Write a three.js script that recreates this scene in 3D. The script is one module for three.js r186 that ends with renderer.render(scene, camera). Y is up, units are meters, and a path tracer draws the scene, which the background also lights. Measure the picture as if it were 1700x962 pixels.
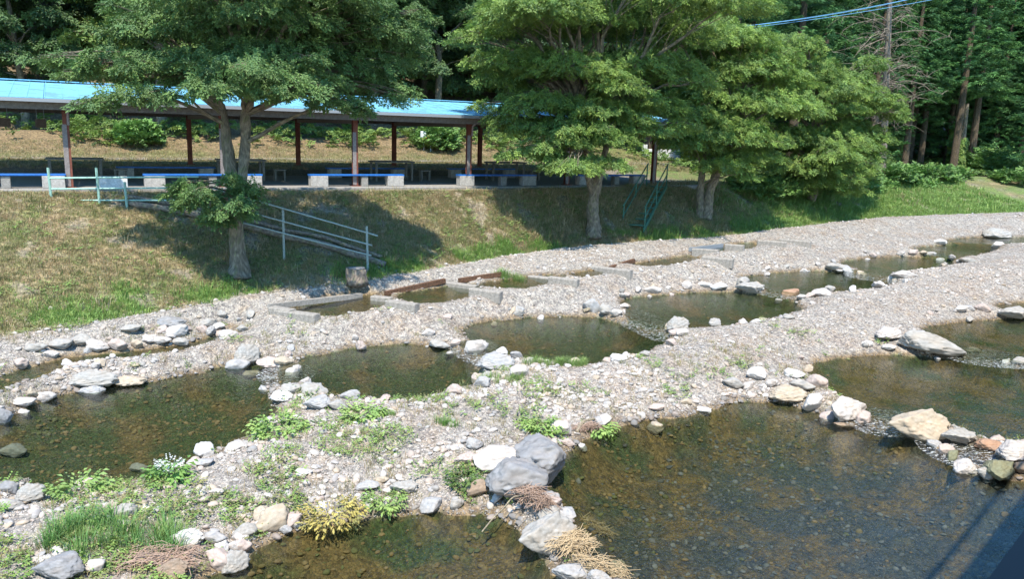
import * as THREE from 'three';
import { Sky } from 'three/addons/objects/Sky.js';
import { mergeGeometries, mergeVertices } from 'three/addons/utils/BufferGeometryUtils.js';
import { createNoise2D, createNoise3D } from 'simplex-noise';

// ---------------------------------------------------------------- camera, sky, sun, exposure
const FOCAL = 1334, WIDTH = 1700, HEIGHT = 962;             // focal length of the lens in pixels of the photograph
const EYE = new THREE.Vector3(0, 5.2, 0);
const PITCH = Math.atan(261 / FOCAL), ROLL = 0.03;
const scene = new THREE.Scene();
const camera = new THREE.PerspectiveCamera(2 * Math.atan(HEIGHT / 2 / FOCAL) * 180 / Math.PI, WIDTH / HEIGHT, 0.1, 600);
camera.rotation.order = 'YXZ';
camera.rotation.set(-PITCH, 0, ROLL);
camera.position.copy(EYE);
scene.add(camera);

const SUN = new THREE.Vector3(-0.01, 0.875, 0.485).normalize();
const sky = new Sky();
sky.name = 'sky';
sky.scale.setScalar(400);
sky.userData.kind = 'structure';
sky.material.uniforms.sunPosition.value.copy(SUN);
sky.material.uniforms.turbidity.value = 2.5;
sky.material.uniforms.rayleigh.value = 2.5;
sky.material.uniforms.mieCoefficient.value = 0.004;
sky.material.uniforms.cloudCoverage.value = 0.12;
sky.material.uniforms.cloudDensity.value = 0.5;
scene.add(sky);
scene.environmentIntensity = 0.115;

const sun = new THREE.DirectionalLight(new THREE.Color(1, 0.925, 0.81), 5);
sun.name = 'sun';
sun.position.copy(SUN).multiplyScalar(120).add(new THREE.Vector3(0, 0, -25));
sun.target.position.set(0, 0, -25);
sun.castShadow = true;
sun.shadow.mapSize.set(4096, 4096);
Object.assign(sun.shadow.camera, { left: -60, right: 60, top: 60, bottom: -60, near: 1, far: 260 });
scene.add(sun, sun.target);

const renderer = new THREE.WebGLRenderer({ antialias: true });
renderer.setSize(1024, 580);
renderer.shadowMap.enabled = true;
renderer.toneMapping = THREE.LinearToneMapping;
renderer.toneMappingExposure = 1.72;

// ---------------------------------------------------------------- helpers
function seeded(a) {
  return () => { a |= 0; a = a + 0x6D2B79F5 | 0; let t = Math.imul(a ^ a >>> 15, 1 | a); t = t + Math.imul(t ^ t >>> 7, 61 | t) ^ t; return ((t ^ t >>> 14) >>> 0) / 4294967296; };
}
const rnd = seeded(20240611);
const noise2 = createNoise2D(seeded(7)), noise3 = createNoise3D(seeded(8));
const V = (x, y, z) => new THREE.Vector3(x, y, z);
const lerp = (a, b, t) => a + (b - a) * t, clamp = (x, a = 0, b = 1) => Math.min(b, Math.max(a, x));
const smooth = (a, b, x) => { const t = clamp((x - a) / (b - a)); return t * t * (3 - 2 * t); };
const span = (a, b) => a + (b - a) * rnd();
const fbm = (x, y, n = 4) => { let s = 0, a = 0.5; for (let i = 0; i < n; i++, a *= 0.5) { s += a * noise2(x, y); x = x * 2.03 + 17.1; y = y * 2.03 - 9.3; } return s; };

// survey: the line of sight through a point of the photograph, met with a level plane, a depth or the ground
camera.updateMatrixWorld();
function sight(px, py) { return V((px - WIDTH / 2) / FOCAL, -(py - HEIGHT / 2) / FOCAL, -1).applyQuaternion(camera.quaternion); }
function onLevel(px, py, y) { const d = sight(px, py); return d.multiplyScalar((y - EYE.y) / d.y).add(EYE); }
function atDepth(px, py, z) { const d = sight(px, py); return d.multiplyScalar(Math.abs(z / d.z)).add(EYE); }

const taken = {};
function numbered(name) { const n = taken[name] = (taken[name] ?? -1) + 1; return n ? `${name}_${String(n).padStart(3, '0')}` : name; }
function shade(o) { o.castShadow = o.receiveShadow = true; return o; }
function tag(o, label, category, group) { o.userData.label = label; o.userData.category = category; if (group) o.userData.group = group; return o; }
function thing(name, label, category, position, group) {
  const o = new THREE.Group(); o.name = numbered(name); scene.add(o);
  if (position) o.position.copy(position);
  return tag(o, label, category, group);
}
function part(name, geometry, material, parent) { const o = shade(new THREE.Mesh(geometry, material)); o.name = name; parent.add(o); return o; }
function single(name, geometry, material, label, category, group) {
  const o = shade(new THREE.Mesh(geometry, material)); o.name = numbered(name); scene.add(o); return tag(o, label, category, group);
}
function structure(name, geometry, material) { const o = shade(new THREE.Mesh(geometry, material)); o.name = numbered(name); o.userData.kind = 'structure'; scene.add(o); return o; }

function box(w, h, d, at = V(0, 0, 0), turn = 0, bevel = 0) {
  let g;
  if (bevel) {
    const s = new THREE.Shape(), a = w / 2 - bevel, b = h / 2 - bevel;
    s.moveTo(-a, -b); s.lineTo(a, -b); s.lineTo(a, b); s.lineTo(-a, b); s.closePath();
    g = new THREE.ExtrudeGeometry(s, { depth: d - 2 * bevel, bevelEnabled: true, bevelThickness: bevel, bevelSize: bevel, bevelSegments: 1, curveSegments: 1 });
    g.translate(0, 0, -(d - 2 * bevel) / 2);
  } else g = new THREE.BoxGeometry(w, h, d).toNonIndexed();
  g.deleteAttribute('normal');
  metricUV(g);
  if (turn) g.rotateY(turn);
  g.translate(at.x, at.y, at.z);
  g.computeVertexNormals();
  return g;
}
function metricUV(g) {                       // uv in metres, by the way each face points
  const p = g.attributes.position, uv = new Float32Array(p.count * 2), a = V(), b = V(), c = V();
  for (let i = 0; i < p.count; i += 3) {
    a.fromBufferAttribute(p, i); b.fromBufferAttribute(p, i + 1); c.fromBufferAttribute(p, i + 2);
    const n = b.clone().sub(a).cross(c.clone().sub(a)), ax = Math.abs(n.x), ay = Math.abs(n.y), az = Math.abs(n.z);
    [a, b, c].forEach((q, k) => { const j = (i + k) * 2; if (ay >= ax && ay >= az) { uv[j] = q.x; uv[j + 1] = q.z; } else if (ax >= az) { uv[j] = q.z; uv[j + 1] = q.y; } else { uv[j] = q.x; uv[j + 1] = q.y; } });
  }
  g.setAttribute('uv', new THREE.BufferAttribute(uv, 2));
}
// a tapered tube through points with a radius at each
function tube(points, radii, sides = 6, wobble = 0, capped = true) {
  const pos = [], uv = [], index = [], n = points.length;
  let side = V(1, 0, 0), along = 0;
  for (let i = 0; i < n; i++) {
    const t = points[Math.min(i + 1, n - 1)].clone().sub(points[Math.max(i - 1, 0)]).normalize();
    side = side.clone().addScaledVector(t, -side.dot(t)); if (side.lengthSq() < 1e-4) side = V(0, 0, 1).addScaledVector(t, -t.z); side.normalize();
    const up = t.clone().cross(side);
    if (i) along += points[i].distanceTo(points[i - 1]);
    for (let k = 0; k <= sides; k++) {
      const a = (k % sides) / sides * Math.PI * 2, r = radii[i] * (1 + (wobble ? wobble * noise3((k % sides) * 1.7, i * 0.6, points[0].x) : 0));
      const q = points[i].clone().addScaledVector(side, Math.cos(a) * r).addScaledVector(up, Math.sin(a) * r);
      pos.push(q.x, q.y, q.z); uv.push(k / sides * radii[0] * 6.28, along);
    }
  }
  for (let i = 0; i < n - 1; i++) for (let k = 0; k < sides; k++) { const a = i * (sides + 1) + k, b = a + sides + 1; index.push(a, a + 1, b, a + 1, b + 1, b); }
  if (capped) for (const [i, flip] of [[0, 1], [n - 1, 0]]) {
    const c = pos.length / 3; pos.push(points[i].x, points[i].y, points[i].z); uv.push(0, 0);
    for (let k = 0; k < sides; k++) { const a = i * (sides + 1) + k; flip ? index.push(c, a + 1, a) : index.push(c, a, a + 1); }
  }
  const g = new THREE.BufferGeometry();
  g.setAttribute('position', new THREE.Float32BufferAttribute(pos, 3)); g.setAttribute('uv', new THREE.Float32BufferAttribute(uv, 2)); g.setIndex(index);
  g.computeVertexNormals();
  return g;
}
const rod = (a, b, r, sides = 8) => tube([a, b], [r, r], sides);
function beam(a, b, w, h) {                  // a squared bar from a to b
  const d = b.clone().sub(a), g = box(w, h, d.length());
  g.applyMatrix4(new THREE.Matrix4().lookAt(b, a, V(0, 1, 0)));
  const m = a.clone().add(b).multiplyScalar(0.5); g.translate(m.x, m.y, m.z);
  return g;
}
function merged(list) { return mergeGeometries(list.map((g) => { const q = g.index ? g.toNonIndexed() : g; for (const k of Object.keys(q.attributes)) if (!['position', 'normal', 'uv'].includes(k)) q.deleteAttribute(k); return q; })); }

// ---------------------------------------------------------------- textures and materials
function texture(size, paint, srgb = true) {  // paint(x, y) gives rgb 0..1, tiling over the square
  const data = new Uint8Array(size * size * 4);
  for (let y = 0; y < size; y++) for (let x = 0; x < size; x++) { const c = paint(x / size, y / size), j = (y * size + x) * 4; for (let k = 0; k < 3; k++) data[j + k] = clamp(c[k]) * 255; data[j + 3] = 255; }
  const t = new THREE.DataTexture(data, size, size);
  t.wrapS = t.wrapT = THREE.RepeatWrapping; t.magFilter = THREE.LinearFilter; t.minFilter = THREE.LinearMipmapLinearFilter; t.generateMipmaps = true; t.needsUpdate = true;
  if (srgb) t.colorSpace = THREE.SRGBColorSpace;
  return t;
}
function tileNoise(x, y, f, seed = 0) {       // noise that tiles over the unit square
  const a = x * Math.PI * 2, b = y * Math.PI * 2, r = f / (Math.PI * 2);
  return noise3(Math.cos(a) * r + seed, Math.sin(a) * r + Math.cos(b) * r * 1.01, Math.sin(b) * r - seed);
}
function tileStreak(x, y, fx, fy, seed = 0) { const a = x * Math.PI * 2, b = y * Math.PI * 2, p = fx / (Math.PI * 2), q = fy / (Math.PI * 2); return noise3(Math.cos(a) * p + seed, Math.sin(a) * p + Math.cos(b) * q, Math.sin(b) * q - seed); }
function cells(n, seed) {                     // tiling cell pattern: distance to nearest and a tone per cell
  const r = seeded(seed), px = [], py = [], tone = [];
  for (let i = 0; i < n * n; i++) { px.push((i % n + r()) / n); py.push((Math.floor(i / n) + r()) / n); tone.push(r()); }
  return (x, y) => {
    const cx = Math.floor(x * n), cy = Math.floor(y * n); let best = 9, second = 9, t = 0;
    for (let j = -1; j <= 1; j++) for (let i = -1; i <= 1; i++) {
      const gx = cx + i, gy = cy + j, k = ((gy % n + n) % n) * n + (gx % n + n) % n, dx = px[k] + Math.floor(gx / n) - x, dy = py[k] + Math.floor(gy / n) - y, d = Math.hypot(dx, dy) * n;
      if (d < best) { second = best; best = d; t = tone[k]; } else if (d < second) second = d;
    }
    return [best, second - best, t];
  };
}
function repeated(t, metres) { const c = t.clone(); c.repeat.set(1 / metres, 1 / metres); c.needsUpdate = true; return c; }
const std = (o) => new THREE.MeshStandardMaterial({ roughness: 0.9, ...o });
const rgb = (r, g, b) => new THREE.Color().setRGB(r, g, b);

const gritCells = cells(40, 3), gritFine = cells(90, 4);
const gritTexture = texture(768, (x, y) => { const [d, e, t] = gritCells(x, y), [, , t2] = gritFine(x, y), s = 0.62 + 0.3 * t + 0.14 * (t2 - 0.5) - 0.2 * smooth(0.12, 0, e) + 0.08 * tileNoise(x, y, 12); return [s + 0.03 * (t2 - 0.5), s, s - 0.03 * (t - 0.3)]; });
const gritHeight = texture(768, (x, y) => { const [d, e] = gritCells(x, y), [d2] = gritFine(x, y), h = clamp(1 - d) * 0.8 + 0.2 * (1 - d2); return [h, h, h]; }, false);
const mottle = texture(512, (x, y) => { const s = 0.88 + 0.08 * tileNoise(x, y, 6) + 0.06 * tileNoise(x, y, 22, 5) + 0.05 * tileNoise(x, y, 60, 9); return [s, s, s]; });
const mottleHeight = texture(512, (x, y) => { const s = 0.5 + 0.3 * tileNoise(x, y, 9) + 0.16 * tileNoise(x, y, 30, 5) + 0.1 * tileNoise(x, y, 80, 9); return [s, s, s]; }, false);
const barkHeight = texture(512, (x, y) => { const s = 0.5 + 0.3 * tileStreak(x, y, 34, 6) + 0.22 * tileStreak(x, y, 70, 14, 3) + 0.12 * tileNoise(x, y, 80, 6); return [s, s, s]; }, false);
const barkTexture = texture(512, (x, y) => { const a = tileNoise(x, y, 7, 2), b = tileStreak(x, y, 50, 9, 4), s = 0.7 + 0.12 * a + 0.13 * b + 0.08 * tileNoise(x, y, 60, 9), m = smooth(0.25, 0.5, tileNoise(x, y, 5, 11)); return [s, s * lerp(0.97, 1.02, m), s * lerp(0.9, 0.85, m)]; });
const rippleHeight = texture(512, (x, y) => { const s = 0.5 + 0.28 * tileNoise(x, y, 16) + 0.2 * tileNoise(x, y, 34, 4) + 0.1 * tileNoise(x, y, 80, 7); return [s, s, s]; }, false);

const M = {
  stone: std({ vertexColors: true, roughness: 0.9 }),
  concrete: std({ color: rgb(0.34, 0.32, 0.29), map: repeated(mottle, 0.9), bumpMap: repeated(mottleHeight, 0.4), bumpScale: 0.006 }),
  paleConcrete: std({ color: rgb(0.5, 0.475, 0.44), map: repeated(mottle, 0.7), bumpMap: repeated(mottleHeight, 0.4), bumpScale: 0.004 }),
  bark: std({ color: rgb(0.42, 0.37, 0.31), map: repeated(barkTexture, 1.3), bumpMap: repeated(barkHeight, 1.1), bumpScale: 0.012 }),
  darkBark: std({ color: rgb(0.26, 0.2, 0.15), map: repeated(barkTexture, 0.9), bumpMap: repeated(barkHeight, 0.7), bumpScale: 0.03 }),
  block: std({ color: rgb(0.4, 0.365, 0.315), map: repeated(mottle, 0.5), bumpMap: repeated(mottleHeight, 0.35), bumpScale: 0.014 }),
  deadBark: std({ color: rgb(0.42, 0.36, 0.33), map: repeated(barkTexture, 0.9) }),
};
// ---------------------------------------------------------------- the lie of the land
// along the picnic shelter (u) and up the bank, away from the river (v); the origin is the foot of the shelter's first column in view
const ORIGIN = V(-13.5, 3.15, -24.5), ALONG = V(0.8743, 0, -0.4854), UP_BANK = V(-0.4854, 0, -0.8743);
const toUV = (x, z) => { const dx = x - ORIGIN.x, dz = z - ORIGIN.z; return [dx * ALONG.x + dz * ALONG.z, dx * UP_BANK.x + dz * UP_BANK.z]; };
const fromUV = (u, v, y = 3.15) => V(ORIGIN.x + u * ALONG.x + v * UP_BANK.x, y, ORIGIN.z + u * ALONG.z + v * UP_BANK.z);
const TURN = Math.atan2(-ALONG.z, ALONG.x);          // turns a thing's x axis along the shelter
function profile(list, more) {                            // piecewise line v(u), y(u)
  const pts = list.map(([px, py, y]) => { const p = onLevel(px, py, y), [u, v] = toUV(p.x, p.z); return [u, v, y]; }).concat(more).sort((a, b) => a[0] - b[0]);
  return (u) => {
    let i = 0; while (i < pts.length - 2 && u > pts[i + 1][0]) i++;
    const [a, b] = [pts[i], pts[i + 1]], t = clamp((u - a[0]) / (b[0] - a[0]), -0.3, 1.6);
    return [lerp(a[1], b[1], t), lerp(a[2], b[2], clamp(t))];
  };
}
const bankFoot = profile([[0, 562, 0.62], [100, 545, 0.7], [250, 522, 0.75], [400, 492, 0.88], [560, 472, 1.0], [700, 450, 1.1], [820, 430, 1.15], [940, 412, 1.22], [1060, 402, 1.3], [1200, 392, 1.4], [1350, 374, 1.55], [1450, 363, 1.65], [1600, 357, 1.75]], [[45, -4.2, 1.85], [52, -5.5, 2], [70, -8, 2.3]]);
const bankTop = profile([[0, 322, 3.1], [300, 322, 3.1], [600, 320, 3.1], [800, 318, 3.1], [1000, 314, 3.1], [1150, 306, 3.15], [1290, 305, 3.1], [1400, 298, 3.25], [1500, 288, 3.45]], [[52, 2.5, 3.3], [70, 0, 3.2]]);

const POOLS = [
  ['a1', 0.08, 0.62, [[-160, 720], [-60, 690], [0, 702], [50, 676], [90, 662], [180, 642], [260, 634], [330, 620], [400, 607], [447, 609], [468, 625], [455, 645], [452, 668], [455, 692], [430, 716], [380, 742], [330, 765], [270, 785], [200, 805], [130, 815], [85, 826], [40, 802], [0, 812], [-80, 835], [-200, 860]]],
  ['a2', 0.22, 0.6, [[495, 601], [520, 591], [560, 584], [620, 576], [680, 573], [740, 579], [770, 591], [790, 606], [795, 625], [785, 640], [760, 649], [720, 660], [680, 668], [620, 668], [560, 662], [520, 650], [495, 635], [486, 616]]],
  ['a3', 0.36, 0.6, [[775, 547], [800, 537], [850, 531], [900, 528], [960, 526], [1000, 530], [1040, 541], [1075, 553], [1105, 563], [1095, 576], [1060, 589], [1020, 600], [970, 607], [900, 602], [850, 592], [800, 581], [776, 566]]],
  ['a4', 0.52, 0.55, [[1030, 501], [1060, 494], [1120, 489], [1200, 486], [1270, 491], [1320, 504], [1328, 515], [1300, 527], [1240, 538], [1190, 545], [1140, 545], [1090, 535], [1050, 520]]],
  ['a5', 0.7, 0.5, [[1230, 463], [1270, 456], [1330, 451], [1390, 453], [1440, 459], [1480, 466], [1478, 475], [1430, 483], [1380, 487], [1330, 488], [1290, 480], [1250, 472]]],
  ['a6', 0.85, 0.45, [[1395, 439], [1430, 431], [1470, 427], [1520, 428], [1560, 431], [1585, 437], [1560, 445], [1500, 453], [1460, 456], [1420, 447]]],
  ['a7', 1.0, 0.4, [[1515, 414], [1550, 409], [1600, 406], [1650, 409], [1655, 415], [1640, 421], [1590, 428], [1540, 422]]],
  ['a8', 1.15, 0.4, [[1575, 401], [1630, 394], [1700, 395], [1780, 398], [1790, 406], [1690, 406], [1620, 404]]],
  ['b0', -0.16, 0.5, [[330, 985], [395, 930], [450, 902], [510, 887], [560, 872], [640, 857], [720, 852], [790, 854], [850, 872], [885, 905], [915, 940], [960, 1010], [980, 1150], [760, 1350], [300, 1300], [240, 1150]]],
  ['b1', 0, 0.75, [[958, 738], [990, 719], [1040, 706], [1100, 697], [1160, 686], [1220, 670], [1290, 670], [1350, 686], [1400, 702], [1470, 714], [1530, 737], [1590, 772], [1640, 797], [1720, 800], [1900, 850], [2000, 1000], [1800, 1300], [1100, 1300], [1060, 1100], [1015, 970], [965, 888], [918, 835], [905, 802], [933, 762]]],
  ['b2', 0.13, 0.6, [[1345, 612], [1370, 600], [1430, 592], [1500, 592], [1580, 597], [1640, 607], [1720, 612], [1850, 632], [1900, 720], [1850, 760], [1700, 738], [1640, 728], [1580, 713], [1480, 690], [1420, 670], [1370, 645], [1346, 627]]],
  ['b3', 0.28, 0.5, [[1535, 547], [1580, 537], [1640, 532], [1720, 530], [1850, 540], [1850, 612], [1720, 600], [1660, 592], [1600, 588], [1560, 575], [1536, 561]]],
  ['b4', 0.45, 0.4, [[1650, 509], [1690, 504], [1760, 505], [1850, 518], [1850, 534], [1740, 525], [1680, 518]]],
  ['stream', 0.3, 0.16, [[-90, 652], [0, 628], [60, 606], [140, 592], [240, 582], [310, 571], [355, 554], [385, 546], [380, 556], [340, 574], [240, 594], [170, 600], [110, 612], [50, 634], [-20, 660], [-90, 680]]],
  ['c1', 0.66, 0.24, [[468, 514], [520, 502], [600, 490], [632, 492], [642, 507], [600, 519], [560, 528], [520, 525], [490, 521]]],
  ['c2', 0.76, 0.24, [[655, 492], [700, 482], [770, 475], [792, 485], [775, 496], [730, 504], [692, 506]]],
  ['c3', 0.86, 0.24, [[800, 471], [850, 463], [910, 458], [935, 462], [905, 474], [865, 481], [825, 480]]],
  ['c4', 0.95, 0.2, [[945, 456], [980, 450], [1018, 450], [1002, 458], [965, 463]]],
  ['c5', 1.05, 0.2, [[1035, 440], [1090, 433], [1140, 426], [1160, 428], [1135, 438], [1080, 444]]],
  ['c6', 1.18, 0.2, [[1150, 414], [1200, 408], [1245, 404], [1262, 409], [1215, 418], [1170, 420]]],
  ['riffle_a1', 0.15, 0.07, [[450, 620], [488, 608], [500, 622], [470, 642]]],
  ['riffle_a2', 0.29, 0.07, [[768, 574], [800, 568], [818, 588], [792, 602]]],
  ['riffle_a3', 0.44, 0.07, [[1038, 524], [1060, 518], [1102, 538], [1110, 557], [1088, 562], [1058, 546]]],
  ['riffle_a4', 0.62, 0.07, [[1268, 481], [1345, 487], [1352, 496], [1288, 492]]],
  ['riffle_a5', 0.78, 0.06, [[1418, 452], [1480, 459], [1472, 467], [1424, 461]]],
  ['riffle_b1', 0.07, 0.08, [[1424, 686], [1490, 690], [1502, 714], [1448, 714]]],
  ['riffle_b0', 0.06, 0.08, [[1548, 736], [1640, 746], [1652, 778], [1588, 766]]],
  ['riffle_b2', 0.21, 0.08, [[1590, 581], [1690, 594], [1692, 607], [1602, 599]]],
].map(([key, level, depth, pts]) => {
  const world = pts.map(([px, py]) => onLevel(px, py, level)), curve = new THREE.CatmullRomCurve3(world, true, 'centripetal'), line = curve.getPoints(pts.length * 4).slice(0, -1).map((p) => [p.x, p.z]);
  const xs = line.map((p) => p[0]), zs = line.map((p) => p[1]);
  return { key, level, depth, line, x0: Math.min(...xs), x1: Math.max(...xs), z0: Math.min(...zs), z1: Math.max(...zs) };
});
function edgeDistance(pool, x, z) {                 // to the outline; negative inside
  const { line } = pool; let best = 1e9, inside = false;
  for (let i = 0, j = line.length - 1; i < line.length; j = i++) {
    const [ax, az] = line[j], [bx, bz] = line[i], dx = bx - ax, dz = bz - az, t = clamp(((x - ax) * dx + (z - az) * dz) / (dx * dx + dz * dz + 1e-9)), ex = ax + t * dx - x, ez = az + t * dz - z;
    best = Math.min(best, ex * ex + ez * ez);
    if ((az > z) !== (bz > z) && x < (bx - ax) * (z - az) / (bz - az) + ax) inside = !inside;
  }
  return Math.sqrt(best) * (inside ? -1 : 1) + 0.16 * fbm(x * 0.9, z * 0.9, 3) + 0.05 * noise2(x * 4, z * 4);
}
function boxDistance(p, x, z) { return Math.hypot(Math.max(p.x0 - x, 0, x - p.x1), Math.max(p.z0 - z, 0, z - p.z1)); }

// height and kind of ground: { y, wet: metres below water (negative dry), pool, bank: 0 foot .. 1 top, u, v }
function land(x, z) {
  const [u, v] = toUV(x, z), [vf, yf] = bankFoot(u), [vt, yt] = bankTop(u);
  let y, dry = 99, pool = null, bank = (v - vf) / Math.max(1.2, vt - vf);
  if (v < vf) {
    let sum = 0, weight = 0, inside = 0;
    for (const p of POOLS) {
      const far = boxDistance(p, x, z);
      if (far > 9) { const w = 1 / Math.pow(far + 1.5, 3); sum += w * p.level; weight += w; continue; }
      const d = edgeDistance(p, x, z);
      if (d < dry) { dry = d; pool = p; }
      const w = 1 / Math.pow(Math.max(d, 0) + 0.22, 3); sum += w * p.level; weight += w;
    }
    const df = vf - v, w = 1 / Math.pow(df + 0.25, 3); sum += w * (yf - 0.1); weight += w;
    const level = sum / weight;
    if (dry < 0) y = pool.level - 0.015 - pool.depth * (1 - Math.exp(dry * 1.5)) + 0.03 * fbm(x * 1.1, z * 1.1);
    else y = level + 0.02 + 0.24 * (1 - Math.exp(-dry / 0.6)) * (1 - Math.exp(-(df + 0.35) / 0.6)) + (0.05 * fbm(x * 0.5, z * 0.5) + 0.03 * fbm(x * 2.1, z * 2.1)) * smooth(0, 0.5, dry);
  } else if (bank < 1) {
    const t = bank;
    const e0 = (t) => (t < 0.12 ? t * t / 0.24 : t > 0.85 ? 0.79 + (t - 0.85) - (t - 0.85) ** 2 / 0.3 : t - 0.06);
    y = lerp(yf, yt, e0(t) / e0(1)) + (0.08 * fbm(x * 0.45, z * 0.45) + 0.03 * fbm(x * 1.9, z * 1.9)) * smooth(0, 0.2, t) * smooth(1, 0.85, t);
  } else {
    const w = v - Math.max(vt, 0) * smooth(26, 34, u);
    const back = 3.1 + 0.5 * smooth(5, 11, w) + 1.1 * smooth(11.5, 16, w) + lerp(0.6, 0.16, smooth(24, 36, u)) * Math.max(0, w - 17) + 0.25 * fbm(x * 0.12, z * 0.12) * smooth(12, 18, w);
    y = lerp(yt, back, smooth(0, 3, v - vt));
    y = Math.min(y, 34 + 3 * fbm(x * 0.02, z * 0.02));
  }
  return { y, dry, pool, bank, u, v };
}
const height = (x, z) => land(x, z).y;
function onGround(px, py, from = 5) {               // where a line of sight meets the ground
  const d = sight(px, py); let t = from, p = EYE.clone().addScaledVector(d, t);
  while (t < 200) { const q = EYE.clone().addScaledVector(d, t + 0.15); if (q.y < height(q.x, q.z)) break; t += 0.15; p = q; }
  let a = t, b = t + 0.15; for (let i = 0; i < 8; i++) { const m = (a + b) / 2, q = EYE.clone().addScaledVector(d, m); if (q.y < height(q.x, q.z)) b = m; else a = m; }
  return EYE.clone().addScaledVector(d, b);
}

// ---------------------------------------------------------------- ground sheet
function steps(from, to, fine0, fine1, fine, grow) {
  const out = []; let x = fine0; while (x < fine1) { out.push(x); x += fine; } 
  let s = fine; for (x = fine1; x < to; x += s) { out.push(x); s = Math.min(s * grow, 5); } out.push(to);
  const left = []; s = fine; for (x = fine0 - fine; x > from; x -= s) { left.push(x); s = Math.min(s * grow, 5); } left.push(from);
  return left.reverse().concat(out);
}
const gx = steps(-130, 170, -15, 15, 0.12, 1.025), gz = steps(-220, 40, -27, -7, 0.1, 1.02);
const COLORS = {
  gravel: [0.46, 0.42, 0.37], pink: [0.46, 0.395, 0.335], silt: [0.42, 0.33, 0.245], bed: [0.27, 0.175, 0.07], algae: [0.1, 0.135, 0.05], tan: [0.46, 0.36, 0.2], olive: [0.27, 0.25, 0.1], green: [0.19, 0.28, 0.065],
  dirt: [0.33, 0.28, 0.22], lawn: [0.24, 0.23, 0.08], rust: [0.36, 0.24, 0.13], clean: [0.105, 0.1, 0.1], floor: [0.27, 0.21, 0.135],
};
const swept = (x, z) => smooth(0.2, 3.2, x + 0.55 * (z + 11.5)) * smooth(-17, -12, z);
const blend = (a, b, t) => a.map((x, i) => lerp(x, b[i], t));
function groundColor(x, z, q) {
  const n = fbm(x * 0.5, z * 0.5), f = fbm(x * 2.3 + 30, z * 2.3), C = COLORS;
  if (q.v < bankFoot(q.u)[0] && q.bank < 0) {
    if (q.dry < 0) return blend(blend(C.bed, C.algae, smooth(-0.15, 0.35, n + 0.4 * f + (q.pool.key[0] === 'a' ? 0.3 : 0))), C.clean, 0.9 * swept(x, z) * smooth(-0.35, 0.1, n + f));   // brown and green growth, washed off where the current sweeps the bed
    let c = blend(C.gravel, C.pink, smooth(-0.1, 0.5, n));
    c = blend(c, C.silt, 0.75 * smooth(0.1, 0.45, f + 0.4 * n));
    return blend(c, C.bed, 0.75 * smooth(0.26 + 0.2 * f, 0.03, q.dry));            // wet, silty margin at the water's edge
  }
  const right = smooth(18, 27, q.u);
  if (q.bank < 1.02) {
    let c = blend(C.tan, C.olive, smooth(-0.3, 0.4, n * 0.8 + f + right * 0.35));
    c = blend(c, C.green, smooth(0.05, 0.4, fbm(x * 0.35 + 50, z * 0.35) + right * 0.35 - 0.1) * 0.9);
    c = blend(c, C.green, 0.85 * smooth(0.32, 0.08, q.bank + 0.25 * n) * smooth(-0.1, 0.12, fbm(x * 0.3 + 9, z * 0.3)));
    c = blend(c, C.dirt, smooth(0.2, 0.42, fbm(x * 0.55 + 80, z * 0.55)) * 0.7);
    return blend(c, C.pink, 0.85 * smooth(0.06 + 0.05 * f, -0.02, q.bank));
  }
  const v = q.v;
  let c = blend(blend(C.dirt, C.lawn, smooth(7, 9.5, v + n)), blend(C.green, C.olive, smooth(-0.3, 0.3, f)), smooth(25, 28, q.u) * smooth(20, 10, v));
  c = blend(c, C.rust, smooth(11.5, 13.5, v + 2 * n) * 0.8 * smooth(28, 25, q.u));
  return blend(c, C.floor, smooth(15, 18, v + 1.5 * f));
}
{
  const pos = [], uv = [], col = [], index = [], W = gx.length;
  for (const z of gz) for (const x of gx) {
    const q = land(x, z), c = groundColor(x, z, q);
    pos.push(x, q.y, z); uv.push(x, z); col.push(...c);
  }
  for (let j = 0; j < gz.length - 1; j++) for (let i = 0; i < W - 1; i++) { const a = j * W + i; index.push(a, a + W, a + 1, a + 1, a + W, a + W + 1); }
  const g = new THREE.BufferGeometry();
  g.setAttribute('position', new THREE.Float32BufferAttribute(pos, 3)); g.setAttribute('uv', new THREE.Float32BufferAttribute(uv, 2)); g.setAttribute('color', new THREE.Float32BufferAttribute(col, 3)); g.setIndex(index);
  g.computeVertexNormals();
  structure('ground', g, std({ vertexColors: true, map: repeated(gritTexture, 1.7), bumpMap: repeated(gritHeight, 1.7), bumpScale: 0.02, roughness: 0.95 }));
}

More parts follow.
